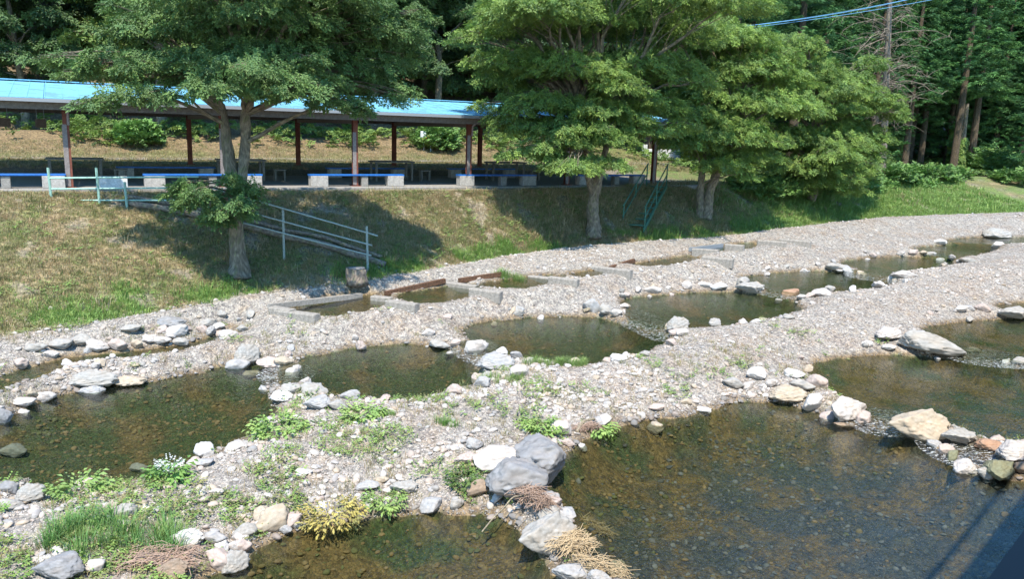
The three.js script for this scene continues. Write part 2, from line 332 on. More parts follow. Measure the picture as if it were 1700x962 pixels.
// ---------------------------------------------------------------- water: one sheet for each pool
M.water = new THREE.MeshPhysicalMaterial({ color: rgb(0.62, 0.66, 0.58), transmission: 1, thickness: 0, roughness: 0.04, ior: 1.333, bumpMap: repeated(rippleHeight, 1.5), bumpScale: 0.0045 });
{
  const foam = texture(512, (x, y) => { const s = 1 - smooth(0.36, 0.58, 0.7 * tileStreak(x, y, 9, 26, 2) + 0.5 * tileStreak(x, y, 30, 60, 5)) * 0.85; return [s, s, s]; }, false);
  M.riffle = M.water.clone(); Object.assign(M.riffle, { transmissionMap: repeated(foam, 1.1), bumpScale: 0.014, color: rgb(0.72, 0.74, 0.72) });
}
for (const p of POOLS) {
  const c = p.line.reduce((s, q) => [s[0] + q[0] / p.line.length, s[1] + q[1] / p.line.length], [0, 0]), s = new THREE.Shape();
  p.line.forEach(([x, z], i) => { const dx = x - c[0], dz = z - c[1], l = Math.hypot(dx, dz), k = (l + 0.3) / l; const X = c[0] + dx * k, Z = c[1] + dz * k; i ? s.lineTo(X, -Z) : s.moveTo(X, -Z); });
  const g = new THREE.ShapeGeometry(s, 1); g.rotateX(-Math.PI / 2); g.translate(0, p.level, 0);
  const q = g.attributes.position; g.setAttribute('uv', new THREE.Float32BufferAttribute(Array.from({ length: q.count }, (_, i) => [q.getX(i), q.getZ(i)]).flat(), 2));
  structure(p.key.startsWith('riffle') ? 'riffle_water' : 'pool_water', g, p.key.startsWith('riffle') ? M.riffle : M.water);
}
// ---------------------------------------------------------------- picnic shelter on the bank
const roofDirt = texture(512, (x, y) => { const a = tileNoise(x, y, 5, 3), b = tileNoise(x, y, 26, 8), d = smooth(0.2, 0.75, a + 0.5 * b), s = 0.95 + 0.04 * tileNoise(x, y, 60, 2); return [lerp(s, 0.86, d), lerp(s, 0.82, d), lerp(s, 0.78, d)]; });
Object.assign(M, {
  rail: std({ color: rgb(0.4, 0.47, 0.42), roughness: 0.5, map: repeated(mottle, 0.3) }),
  roof: std({ color: rgb(0.2, 0.5, 0.68), roughness: 0.4, map: repeated(roofDirt, 4.2), bumpMap: repeated(mottleHeight, 3), bumpScale: 0.004 }),
  roofEdge: std({ color: rgb(0.3, 0.32, 0.34), roughness: 0.5, metalness: 0.3 }),
  rustSteel: std({ color: rgb(0.24, 0.075, 0.045), roughness: 0.7, map: repeated(mottle, 0.8) }),
  greySteel: std({ color: rgb(0.3, 0.26, 0.25), roughness: 0.6, map: repeated(mottle, 0.5) }),
  darkTimber: std({ color: rgb(0.2, 0.16, 0.125), map: repeated(mottle, 0.6) }),
  bluePaint: std({ color: rgb(0.02, 0.16, 0.55), roughness: 0.4, map: repeated(mottle, 1.2) }),
  mint: std({ color: rgb(0.34, 0.56, 0.47), roughness: 0.45, map: repeated(mottle, 0.3) }),
  green: std({ color: rgb(0.06, 0.2, 0.13), roughness: 0.5, map: repeated(mottle, 0.3) }),
  white: std({ color: rgb(0.8, 0.8, 0.78), roughness: 0.5, map: repeated(mottle, 1) }),
  tableTop: std({ color: rgb(0.26, 0.24, 0.21), map: repeated(mottle, 0.8) }),
  red: std({ color: rgb(0.6, 0.02, 0.02), roughness: 0.4 }),
  rust: std({ color: rgb(0.25, 0.13, 0.08), map: repeated(barkTexture, 0.5), bumpMap: repeated(mottleHeight, 0.2), bumpScale: 0.01 }),
});
const FLOOR = 3.15, BAY = 4.46, EAVE = 5.77, RIDGE = 6.38, U0 = -7.2, U1 = 23.9, V0 = -0.62, VR = 4, V1 = 8.6;
{
  // concrete floor slab with a proud front kerb
  const slab = (u0, u1, v0, v1, y0, y1) => { const c = fromUV((u0 + u1) / 2, (v0 + v1) / 2, (y0 + y1) / 2); return box(u1 - u0, y1 - y0, v1 - v0, c, TURN, 0.02); };
  structure('concrete_floor', slab(U0, U1 + 0.6, -0.55, 7.6, 2.6, FLOOR), M.concrete);
  structure('concrete_kerb', slab(U0, U1 + 0.6, -0.83, -0.552, 2.5, FLOOR + 0.015), M.concrete);

  const shelter = thing('picnic_shelter', 'long open picnic shelter with sky blue metal roof on the river bank', 'shelter', fromUV(0, 0, FLOOR));
  shelter.rotation.y = TURN;                          // its own axes: x along, y up, -z up the bank
  const L = (u, y, v) => V(u, y - FLOOR, -v);
  for (const [va, ya, vb, yb] of [[V0, EAVE, VR, RIDGE], [V1, EAVE - 0.05, VR, RIDGE]]) {
    for (let u = U0; u < U1 - 0.2; u += BAY / 2) {
      const b = Math.min(u + BAY / 2, U1) - 0.012, ribs = [], k = u > 14 ? -0.025 : 0;
      const sheet = beam(L((u + b) / 2, ya + k, va), L((u + b) / 2, yb + k, vb), b - u, 0.03);
      const p = part('roof_sheet', sheet, M.roof, shelter);
      for (let r = u + 0.02; r < b; r += BAY / 10) ribs.push(beam(L(r, ya + k + 0.02, va), L(r, yb + k + 0.02, vb), 0.025, 0.014));
      part('seam', merged(ribs), M.roof, p);
    }
  }
  for (let u = U0; u < U1; u += BAY) part('ridge_cap', beam(L(u, RIDGE + 0.05, VR), L(Math.min(u + BAY, U1) - 0.01, RIDGE + 0.05, VR), 0.4, 0.03), M.roof, shelter);
  part('gutter', beam(L(U0, EAVE - 0.06, V0 - 0.05), L(U1, EAVE - 0.06, V0 - 0.05), 0.12, 0.1), M.roofEdge, shelter);
  part('fascia', beam(L(U0, EAVE - 0.2, V0 + 0.05), L(U1, EAVE - 0.2, V0 + 0.05), 0.05, 0.24), M.darkTimber, shelter);
  part('fascia', beam(L(U0, EAVE - 0.25, V1 - 0.05), L(U1, EAVE - 0.25, V1 - 0.05), 0.05, 0.24), M.darkTimber, shelter);
  for (const v of [0, 8]) part('eave_beam', beam(L(U0 + 0.1, EAVE - 0.17, v), L(U1 - 0.1, EAVE - 0.17, v), 0.14, 0.22), M.darkTimber, shelter);
  for (let v = 1; v < 8; v += 1) part('purlin', beam(L(U0 + 0.1, lerp(RIDGE, EAVE, Math.abs(v - 4) / 4.6) - 0.09, v), L(U1 - 0.1, lerp(RIDGE, EAVE, Math.abs(v - 4) / 4.6) - 0.09, v), 0.06, 0.08), M.darkTimber, shelter);
  for (let k = -1; k <= 5; k++) {
    const u = k * BAY;
    part('rafter', beam(L(u, EAVE - 0.12, -0.3), L(u, RIDGE - 0.2, 4), 0.1, 0.16), M.darkTimber, shelter);
    part('rafter', beam(L(u, EAVE - 0.14, 8.3), L(u, RIDGE - 0.2, 4.02), 0.1, 0.16), M.darkTimber, shelter);
    part('tie_beam', beam(L(u, EAVE - 0.36, 0.1), L(u, EAVE - 0.36, 7.9), 0.1, 0.15), M.darkTimber, shelter);
    for (const v of [0, 8]) {                           // steel columns: a web between two flanges, on a foot plate
      const c = L(u, FLOOR, v), h = EAVE - 0.28 - FLOOR, y0 = v ? 0.35 : 0;
      const col = part('column', merged([box(0.17, h - y0, 0.014, V(c.x, (h + y0) / 2, c.z + 0.085)), box(0.17, h - y0, 0.014, V(c.x, (h + y0) / 2, c.z - 0.085)), box(0.012, h - y0, 0.156, V(c.x, (h + y0) / 2, c.z))]), M.rustSteel, shelter);
      part('foot_plate', box(0.32, 0.025, 0.32, V(c.x, 0.0125 + y0, c.z)), M.rustSteel, col);
      if (!v) part('grey_cladding', box(0.13, h - 0.5, 0.012, V(c.x - 0.045, h / 2 - 0.2, c.z + 0.1)), M.greySteel, col);
    }
  }
  for (const k of [0, 3]) { const c = L(k * BAY + 0.02, FLOOR, -0.02); part('downpipe', tube([V(c.x + 0.05, EAVE - FLOOR - 0.08, 0.58), V(c.x + 0.05, EAVE - FLOOR - 0.26, 0.5), V(c.x + 0.05, EAVE - FLOOR - 0.4, 0.16), V(c.x + 0.05, EAVE - FLOOR - 0.75, 0.14)], [0.04, 0.04, 0.04, 0.04]), M.greySteel, shelter); }

  // benches: a blue plank on concrete blocks
  const spots = [[-3.7, 3.6], [2.02, 3.65], [7.25, 3.45], [12.9, 3.4], [18.3, 3.4]], where = ['beside the white board', 'behind the railing start', 'between the two rust columns', 'behind the column at the lawn edge', 'in the shade behind the leaning tree'];
  spots.forEach(([u, l], i) => {
    const b = thing('bench', `blue plank bench on pale concrete blocks ${where[i]}`, 'bench', fromUV(u + l / 2, -0.05, FLOOR), 'blue plank benches along the shelter edge'); b.rotation.y = TURN;
    part('seat', box(l, 0.055, 0.34, V(0, 0.3975, 0), 0, 0.008), M.bluePaint, b);
    for (const s of [-1, 1]) part('block', box(0.6, 0.365, 0.36, V(s * (l / 2 - 0.33), 0.185, 0.02), 0, 0.012), M.paleConcrete, b);
    part('block', box(0.24, 0.36, 0.3, V(0.25, 0.18, -0.02), 0, 0.012), M.concrete, b);
  });
  // a second row of benches and tables in the shade
  [[0.2, 3], [5.6, 3.2], [11.4, 3], [16.7, 3.2]].forEach(([u, v], i) => {
    const t = thing('picnic_table', ['grey picnic table behind the white board', 'grey picnic table beside the big trunk', 'grey picnic table between the rust columns', 'grey picnic table in the shade behind the leaning tree'][i], 'table', fromUV(u, v, FLOOR), 'picnic tables under the shelter roof'); t.rotation.y = TURN;
    part('table_top', box(1.7, 0.06, 0.8, V(0, 0.75, 0), 0, 0.01), M.tableTop, t);
    for (const [a, b] of [[-1, -1], [-1, 1], [1, -1], [1, 1]]) part('leg', box(0.08, 0.72, 0.08, V(a * 0.75, 0.36, b * 0.32)), M.tableTop, t);
    part('stretcher', box(1.42, 0.06, 0.05, V(0, 0.16, 0)), M.tableTop, t);
    const s = thing('stool', ['low grey stool beside the picnic table near the white board', 'low grey stool beside the picnic table near the big trunk', 'low grey stool beside the picnic table between rust columns', 'low grey stool beside the picnic table behind the leaning tree'][i], 'stool', fromUV(u + 1.35, v - 0.2, FLOOR), 'low stools under the shelter roof'); s.rotation.y = TURN;
    part('seat', box(0.44, 0.05, 0.32, V(0, 0.4, 0), 0, 0.008), M.tableTop, s);
    for (const a of [-1, 1]) part('leg', box(0.06, 0.375, 0.28, V(a * 0.17, 0.1875, 0)), M.tableTop, s);
  });
  for (const [u, l] of [[1.5, 3.4], [9.2, 3.4], [14.6, 3.4]]) {
    const b = thing('bench', `blue plank bench in the shade ${u < 2 ? 'behind the rust column near the white board' : u < 10 ? 'behind the middle of the shelter' : 'behind the third front column'}`, 'bench', fromUV(u + l / 2, 4.6, FLOOR), 'blue plank benches at the back of the shelter'); b.rotation.y = TURN;
    part('seat', box(l, 0.055, 0.34, V(0, 0.3975, 0), 0, 0.008), M.bluePaint, b);
    for (const s of [-1, 1]) part('block', box(0.5, 0.365, 0.36, V(s * (l / 2 - 0.33), 0.185, 0), 0, 0.012), M.paleConcrete, b);
  }
  // signs hung from the tie beams
  for (const [u, l] of [[-1.9, 0.5], [-0.75, 0.34]]) {
    const p = fromUV(u, 5.2, 5.02), s = thing('hanging_sign', `dark ${l > 0.4 ? 'wide' : 'narrow'} board hung under the shelter roof`, 'sign', p); s.rotation.y = TURN;
    part('board', box(l, 0.3, 0.03, V(0, 0, 0)), M.darkTimber, s);
    part('hanger', merged([rod(V(-l / 3, 0.15, 0), V(-l / 3, 1.05, 0), 0.01), rod(V(l / 3, 0.15, 0), V(l / 3, 1.05, 0), 0.01)]), M.roofEdge, s);
  }
}

// ---------------------------------------------------------------- railing at the top of the ramp, and the ramp's handrail
const ground = (p) => V(p.x, height(p.x, p.z), p.z);
{
  const [a, b, c] = [onGround(86, 328), onGround(166, 337), onGround(212, 347)], dir = b.clone().sub(a).setY(0).normalize();
  const r = thing('railing', 'mint green pipe railing with three posts at the lawn edge', 'railing', ground(a)), at = (p) => p.clone().sub(r.position);
  const posts = [[a, 0.82], [b, 0.98], [c, 0.75]];
  for (const [p, h] of posts) part('post', rod(at(ground(p)).add(V(0, -0.15, 0)), at(ground(p)).add(V(-0.03, h, 0)), 0.036), M.mint, r);
  const end = fromUV(4.6, -1.5), top = (px, py, d) => atDepth(px, py, -d);
  const z = (px) => { const t = (px - 86) / 80, q = a.clone().lerp(b, t); return q.z; };
  for (const [x0, y0, x1, y1] of [[83, 296, 330, 294], [86, 314, 330, 312], [128, 333, 330, 333]]) part('rail', rod(at(atDepth(x0, y0, z(x0))), at(atDepth(x1, y1, z(x1))), 0.026), M.mint, r);
  // white board behind the rails
  const w = fromUV(1.15, -0.62, FLOOR), board = thing('white_board', 'blank white board standing behind the mint green railing', 'board', w); board.rotation.y = TURN;
  part('panel', box(0.78, 0.34, 0.03, V(0, 0.21, 0), 0, 0.004), M.white, board);
  part('foot', box(0.8, 0.04, 0.12, V(0, 0.02, 0)), M.white, board);

  // ramp: two log stringers with soil steps between, handrail on the river side
  const h0 = onGround(215, 343), h1 = onGround(640, 446);
  const lift = (t, side, y) => { const p = h0.clone().lerp(h1, t).addScaledVector(UP_BANK, side); p.y = Math.max(height(p.x, p.z), lerp(h0.y, h1.y, t)) + y; return p; };
  const logA = single('ramp_log', tube(Array.from({ length: 14 }, (_, i) => lift(i / 13, 0, 0.1)), Array.from({ length: 14 }, (_, i) => 0.1 + 0.012 * noise2(i, 1)), 9, 0.1), M.deadBark, 'weathered log edging the river side of the ramp', 'log', 'logs along the ramp');
  const logB = single('ramp_log', tube(Array.from({ length: 14 }, (_, i) => lift(i / 13, 0.3, 0.12)), Array.from({ length: 14 }, (_, i) => 0.065 + 0.01 * noise2(i, 5)), 8, 0.1), M.deadBark, 'thin weathered pole lying beside the ramp log', 'log', 'logs along the ramp');
  const hr = thing('handrail', 'pale grey green three rail handrail sloping down the ramp', 'handrail', lift(0.62, 0, 0)), to = (p) => p.clone().sub(hr.position);
  const pa = onGround(472, 432), pb = onGround(611, 452), depthAt = (px) => lerp(pa.z, pb.z, (px - 472) / 139);
  for (const [p, x, y] of [[pa, 470, 348], [pb, 609, 376]]) part('post', rod(to(p).add(V(0, -0.2, 0)), to(atDepth(x, y, p.z)), 0.034), M.rail, hr);
  for (const [x0, y0, x1, y1] of [[296, 296, 627, 392], [300, 322, 618, 408], [300, 344, 617, 425]]) part('rail', rod(to(atDepth(x0, y0, depthAt(x0))), to(atDepth(x1, y1, depthAt(x1))), 0.024), M.rail, hr);
  for (const x of [305, 388]) { const p = onGround(x, lerp(352, 410, (x - 305) / 167)); const q = V(p.x, height(p.x, p.z), p.z); part('post', rod(to(q).add(V(0, -0.2, 0)), to(atDepth(x - 2, lerp(298, 324, (x - 305) / 85), depthAt(x))), 0.034), M.rail, hr); }

  // cut stump by the ramp foot
  const sp = onGround(592, 470), st = thing('tree_stump', 'grey weathered cut stump at the foot of the ramp', 'stump', ground(sp));
  part('stump_wood', tube([V(0, -0.1, 0), V(0, 0.05, 0), V(0, 0.2, 0), V(0.01, 0.36, 0)], [0.36, 0.31, 0.27, 0.27], 12, 0.25), M.deadBark, st);
  part('cut_face', tube([V(0.01, 0.355, 0), V(0.01, 0.375, 0)], [0.24, 0.235], 12, 0.2), M.concrete, st);
}

// ---------------------------------------------------------------- metal steps down the shaded bank
{
  const foot = onGround(1050, 385), head = onGround(1090, 312);
  const s = thing('metal_steps', 'dark green metal steps with pipe handrails on the shaded bank', 'steps', foot), d = head.clone().sub(foot), across = V(d.z, 0, -d.x).normalize().multiplyScalar(0.42);
  for (const k of [-1, 1]) {
    const o = across.clone().multiplyScalar(k);
    part('stringer', beam(o.clone().add(V(0, 0.08, 0)), o.clone().add(d).add(V(0, 0.1, 0)), 0.05, 0.16), M.green, s);
    for (const h of [0.95, 0.55]) part('handrail', rod(o.clone().add(V(0, h, 0)), o.clone().add(d).add(V(0, h + 0.05, 0)), 0.026), M.green, s);
    for (const t of [0.03, 0.5, 0.97]) part('post', rod(o.clone().addScaledVector(d, t), o.clone().addScaledVector(d, t).add(V(0, 1, 0)), 0.026), M.green, s);
  }
  for (let i = 0; i < 8; i++) { const c = d.clone().multiplyScalar((i + 0.5) / 8).add(V(0, 0.15, 0)); part('tread', box(0.82, 0.035, 0.24, c, Math.atan2(-across.z, across.x)), M.green, s); }
}

// ---------------------------------------------------------------- concrete blocks and steel edging of the side channel
{
  const blocks = [[492, 526, 66, 9, 0.1], [467, 518, 36, 12, 0.1], [634, 499, 30, 15, 0], [667, 507, 46, 13, 0], [762, 477, 54, 15, 0], [806, 487, 44, 11, 0], [898, 464, 34, 10, 0], [936, 467, 40, 10, 0], [998, 448, 30, 9, 0], [1026, 452, 38, 8, 0],
    [1192, 432, 40, 9, 0], [1220, 411, 24, 11, 0], [1282, 405, 36, 6, 0], [1320, 404, 40, 5, 0], [1172, 418, 34, 8, 0]];
  const where = ['at the lower end of the channel', 'beside the pale plank end', 'at the first channel step', 'at the first channel step', 'at the second channel step, meeting the rust edging', 'at the second channel step, on the gravel side', 'at the third channel step, on the bank side', 'at the third channel step, on the gravel side', 'at the fourth channel step', 'at the fourth channel step', 'beside the tree shadow', 'upright beside the grey plank', 'half in the tree shadow', 'just past the tree shadow', 'below the grey plank'];
  blocks.forEach(([px, py, w, h], i) => {
    const p = onGround(px, py + h / 2), k = -p.z / FOCAL, b = single('concrete_block', box(w * k * 1.3, Math.max(0.18, h * k * 0.95) + 0.14, 0.26, V(0, 0, 0), 0, 0.02), M.block, `pale ${w > 42 ? 'long' : w > 32 ? 'mid-length' : 'short'} concrete block ${where[i]}`, 'block', 'concrete blocks across the side channel');
    b.position.set(p.x, p.y + Math.max(0.18, h * k * 0.95) / 2 - 0.09, p.z - 0.1); b.rotation.set(0.03 * noise2(i, 2), -0.42 + 0.12 * noise2(i * 3, 1), 0.03 * noise2(i, 7));
  });
  const edges = [[447, 512, 600, 493, 'pale', 0.9], [640, 490, 738, 468, 'rust', 0], [762, 468, 832, 457, 'rust', 0], [1012, 447, 1052, 434, 'rust', 0], [1145, 415, 1198, 408, 'grey', 0]];
  edges.forEach(([x0, y0, x1, y1, kind], i) => {
    const a = onGround(x0, y0 + 4), b = onGround(x1, y1 + 4); a.y += 0.1; b.y += 0.1;
    single('channel_edging', beam(a, b, 0.12, 0.13), kind === 'rust' ? M.rust : kind === 'pale' ? M.block : M.roofEdge, { pale: 'pale weathered plank along the lower channel pool', rust: ['', 'long rust brown steel edging along the channel bank', 'short rust brown steel edging beside the grassy tuft', 'thin rust brown steel edging beside the shaded bank'][i], grey: 'grey steel plank at the edge of the tree shadow' }[kind], 'edging', 'edging along the side channel');
  });
}

// ---------------------------------------------------------------- things behind the shelter
{
  const p = onGround(706, 250, 30), base = V(p.x, height(p.x, p.z), p.z), h = thing('hose_box', 'red hose box with white top on a post behind the shelter', 'hose box', base); h.rotation.y = 0.2;
  part('box', box(0.52, 0.4, 0.3, V(0.12, 0.62, 0), 0, 0.02), M.red, h);
  part('lid', box(0.3, 0.34, 0.26, V(-0.12, 0.86, 0.04), 0, 0.02), M.white, h);
  for (const x of [-0.08, 0.3]) part('leg', rod(V(x, -0.1, 0), V(x, 0.5, 0), 0.025), M.white, h);

  const w = fromUV(37.5, 13.2); w.y = height(w.x, w.z);
  const wall = thing('roadside_wall', 'white painted low wall with pillars beside the road behind the trees', 'wall', w); wall.rotation.y = TURN - 0.2;
  for (let i = 0; i < 4; i++) part('panel', box(2.1, 0.7, 0.12, V(-3.6 + i * 2.4, 0.45, 0), 0, 0.02), M.white, wall);
  for (let i = 0; i < 5; i++) part('pillar', box(0.26, 1.15, 0.26, V(-4.8 + i * 2.4, 0.5, 0), 0, 0.02), M.white, wall);

  // lane behind the shelter
  const road = []; for (let u = -25; u <= 60; u += 1) road.push(u);
  const pos = [], uv = [], index = [];
  road.forEach((u, i) => { for (const v of [10.2, 11.6]) { const q = fromUV(u, v + 0.4 * noise2(u * 0.1, 4)); pos.push(q.x, height(q.x, q.z) + 0.03, q.z); uv.push(u, v); } if (i) { const k = i * 2; index.push(k - 2, k, k - 1, k, k + 1, k - 1); } });
  const g = new THREE.BufferGeometry(); g.setAttribute('position', new THREE.Float32BufferAttribute(pos, 3)); g.setAttribute('uv', new THREE.Float32BufferAttribute(uv, 2)); g.setIndex(index); g.computeVertexNormals();
  structure('lane', g, std({ color: rgb(0.36, 0.34, 0.31), map: repeated(gritTexture, 1) }));
}
// ---------------------------------------------------------------- foliage
const leafMaterial = (r, g, b) => new THREE.MeshPhysicalMaterial({ color: rgb(r, g, b), roughness: 0.75, transmission: 0.3, thickness: 0, side: THREE.DoubleSide });
M.leaf = leafMaterial(1, 1, 1);
M.needle = std({ color: rgb(1, 1, 1), roughness: 0.85, side: THREE.DoubleSide });
// a forked leafy twig along +x: leaves set all round it, folded at the midrib, pointing outwards and down
function twigGeometry(seed, length, leaf, n, narrow, hang) {
  const r = seeded(seed), pos = [], push = (...q) => q.forEach((p) => pos.push(p.x, p.y, p.z)), forks = [[0, 0], [0.25, 0.7], [0.45, -0.75], [0.62, 0.5], [0.2, -0.4]];
  for (let i = 0; i < n; i++) {
    const [at, turn] = forks[i % forks.length], t = r(), own = (1 - at) * length * (turn ? 0.6 : 1) * t, x = at * length + Math.cos(turn) * own, z = Math.sin(turn) * own, y = -hang * length * (at + t * 0.5) * 0.35 + (r() - 0.5) * leaf * 0.7;
    const a = turn + (r() - 0.5) * 3.4, l = leaf * (0.65 + 0.6 * r()), dir = V(Math.cos(a), -hang * (0.1 + 1.2 * r()) + 0.15, Math.sin(a)).normalize(), side = V(-Math.sin(a), (r() - 0.5) * 1.1, Math.cos(a)).normalize(), up = side.clone().cross(dir);
    const base = V(x, y, z), mid = base.clone().addScaledVector(dir, l * 0.45), tip = base.clone().addScaledVector(dir, l).addScaledVector(up, -0.12 * l), w = l * narrow;
    const L = mid.clone().addScaledVector(side, w / 2).addScaledVector(up, 0.1 * l), R = mid.clone().addScaledVector(side, -w / 2).addScaledVector(up, 0.1 * l);
    push(base, L, tip, base, tip, R);
  }
  const g = new THREE.BufferGeometry(); g.setAttribute('position', new THREE.Float32BufferAttribute(pos, 3));
  return g;
}
// a leafy twig along +x: leaves in two rows, folded at the midrib and hanging a little
function sprayGeometry(seed, length, leaf, n, narrow = 0.42, droop = 0.35) {
  const r = seeded(seed), pos = [];
  const push = (...q) => q.forEach((p) => pos.push(p.x, p.y, p.z));
  for (let i = 0; i < n; i++) {
    const t = (i + 0.5) / n, s = i % 2 ? 1 : -1, x = t * length, y = -droop * length * t * t * 0.5, a = s * (0.75 + 0.35 * r() - 0.3 * t), l = leaf * (0.75 + 0.5 * r()), w = l * narrow;
    const dir = V(Math.cos(a), -0.15 - 0.5 * r(), Math.sin(a)).normalize(), side = V(-Math.sin(a), 0.35 * (r() - 0.5), Math.cos(a)).normalize(), up = side.clone().cross(dir);
    const base = V(x, y + 0.02 * (r() - 0.5), s * 0.02), mid = base.clone().addScaledVector(dir, l * 0.45), tip = base.clone().addScaledVector(dir, l).addScaledVector(up, -0.12 * l);
    const L = mid.clone().addScaledVector(side, w / 2).addScaledVector(up, 0.1 * l), R = mid.clone().addScaledVector(side, -w / 2).addScaledVector(up, 0.1 * l);
    push(base, L, tip, base, tip, R);
  }
  const g = new THREE.BufferGeometry(); g.setAttribute('position', new THREE.Float32BufferAttribute(pos, 3));
  return g;
}
const SPRAY = twigGeometry(5, 0.42, 0.078, 40, 0.46, 0.5), BIG_SPRAY = twigGeometry(6, 0.8, 0.165, 36, 0.55, 0.5), BUSH_SPRAY = twigGeometry(9, 0.34, 0.1, 20, 0.6, 0.3), CEDAR_SPRAY = twigGeometry(12, 0.85, 0.3, 40, 0.2, 0.3), IVY_SPRAY = sprayGeometry(15, 0.3, 0.14, 8, 0.8, 0.4);
const PALETTE = [[0.129, 0.224, 0.034], [0.143, 0.238, 0.037], [0.102, 0.197, 0.034], [0.163, 0.252, 0.037], [0.088, 0.17, 0.034]];
const SUNNY = [[0.14, 0.225, 0.034], [0.16, 0.24, 0.036], [0.115, 0.2, 0.034], [0.17, 0.25, 0.038], [0.095, 0.17, 0.034]];
const COOL = [[0.099, 0.191, 0.046], [0.112, 0.205, 0.046], [0.079, 0.165, 0.043], [0.125, 0.211, 0.043]];
function leafColor(list = PALETTE, k = 1) { const a = list[Math.floor(rnd() * list.length)], s = k * (0.78 + 0.44 * rnd()); return rgb(a[0] * s, a[1] * s, a[2] * s); }
function sprays(name, geometry, material, places, parent) {      // places: [position, direction, roll, scale, colour]
  const m = shade(new THREE.InstancedMesh(geometry, material, places.length)), q = new THREE.Matrix4(), x = V(), y = V(), z = V();
  places.forEach(([p, d, roll, s, c], i) => {
    x.copy(d).normalize(); y.set(0, 1, 0).addScaledVector(x, -x.y); if (y.lengthSq() < 1e-3) y.set(1, 0, 0); y.normalize(); z.crossVectors(x, y);
    y.multiplyScalar(Math.cos(roll)).addScaledVector(z, Math.sin(roll)); z.crossVectors(x, y);
    q.makeBasis(x.clone().multiplyScalar(s), y.clone().multiplyScalar(s), z.clone().multiplyScalar(s)).setPosition(p);
    m.setMatrixAt(i, q); m.setColorAt(i, c);
  });
  m.name = name; m.userData.kind = 'stuff'; parent.add(m);
  return m;
}
function limbLine(a, b, sag, n = 7) {                            // a limb that leaves upwards and then reaches out
  const out = [], k = rnd() * 9, l = a.distanceTo(b);
  for (let i = 0; i <= n; i++) { const t = i / n, p = a.clone().lerp(b, t); p.y += Math.sin(t * Math.PI) * sag * l + 0.03 * l * noise2(t * 3 + k, 1); p.x += 0.06 * l * noise2(t * 2.4 + k, 5) * Math.sin(t * Math.PI); p.z += 0.06 * l * noise2(t * 2.4 + k, 9) * Math.sin(t * Math.PI); out.push(p); }
  return out;
}
const lowest = (stems, p) => { const c = new THREE.CatmullRomCurve3(stems[0][0]).getPoints(30).filter((q) => q.y < p.y - 0.1); return c[c.length - 1] ?? stems[0][0][1]; };
// a broadleaved tree: stems (lists of points with radii), flat foliage pads, limbs from the stems into every pad
function broadleaf(group, stems, pads, { geometry = SPRAY, scale = 1, density = 95, palette = PALETTE, tone = 1, bark = M.bark, limbs = true, twig = 0.5 } = {}) {
  const wood = stems.map(([pts, radii]) => { const c = new THREE.CatmullRomCurve3(pts), n = pts.length * 4; return tube(c.getPoints(n), Array.from({ length: n + 1 }, (_, i) => { const t = i / n * (radii.length - 1), k = Math.min(Math.floor(t), radii.length - 2); return lerp(radii[k], radii[k + 1], t - k); }), 9, 0.22); });
  const forks = stems.flatMap(([pts]) => pts.slice(Math.max(1, pts.length - 3))), places = [], branches = [];
  const axis = forks.reduce((s, p) => s.add(p), V()).multiplyScalar(1 / forks.length);
  for (const [p, rx, ry, rz] of pads) {
    if (limbs) {
      const low = p.y < axis.y - 1.2, from = low ? lowest(stems, p) : forks.filter((f) => f.y < p.y + 0.8).sort((a, b) => a.distanceTo(p) + (p.y - a.y < 0.3 ? 2 : 0) - b.distanceTo(p) - (p.y - b.y < 0.3 ? 2 : 0))[0] ?? forks[0], line = limbLine(from, p, 0.12), r0 = clamp(0.02 * from.distanceTo(p), 0.025, 0.09);
      branches.push(tube(line, line.map((_, i) => lerp(r0, 0.012, i / (line.length - 1))), 5, 0, false));
      for (let k = 0; k < 7; k++) { const a = rnd() * 6.283, b = p.clone().add(V(Math.cos(a) * rx * 0.85, ry * span(-0.3, 0.4), Math.sin(a) * rz * 0.85)), s = limbLine(line[3 + Math.floor(rnd() * 4)], b, 0.06, 4); branches.push(tube(s, s.map((_, i) => lerp(0.014, 0.005, i / 4)), 4, 0, false)); }
    }
    const n = Math.round(density * Math.max(rx * rz, 0.3) * (0.8 + ry * 0.6) / scale);
    for (let i = 0; i < n; i++) {
      const a = rnd() * 6.283, r = 0.93 * Math.sqrt(rnd()) * (1 + 0.25 * noise2(Math.cos(a) * 1.6 + p.x * 3, Math.sin(a) * 1.6 + p.z * 3)), dome = Math.sqrt(Math.max(0.02, 1 - Math.min(1, r * r)));
      const y = ry * 1.0 * (dome * span(-0.55, 0.95) - 0.35 * r * r);
      const q = V(p.x + Math.cos(a) * r * rx, p.y + y + 0.2 * ry * noise3(p.x + a * 2, r * 3, p.z), p.z + Math.sin(a) * r * rz), out = V(Math.cos(a) * rx, 0, Math.sin(a) * rz).normalize().multiplyScalar(0.4 + r).add(V(p.x - axis.x, 0, p.z - axis.z).normalize().multiplyScalar(0.45)).add(V(span(-1.1, 1.1), span(-1.0, 0.3), span(-1.1, 1.1)));
      places.push([q.addScaledVector(out.clone().normalize(), -twig * 0.5 * scale), out, span(-0.9, 0.9), scale * span(0.75, 1.25), leafColor(palette, tone)]);
    }
  }
  part('trunk', merged(wood), bark, group);
  if (branches.length) part('limbs', merged(branches), bark, group);
  sprays('crown', geometry, M.leaf, places, group);
  return places.length;
}

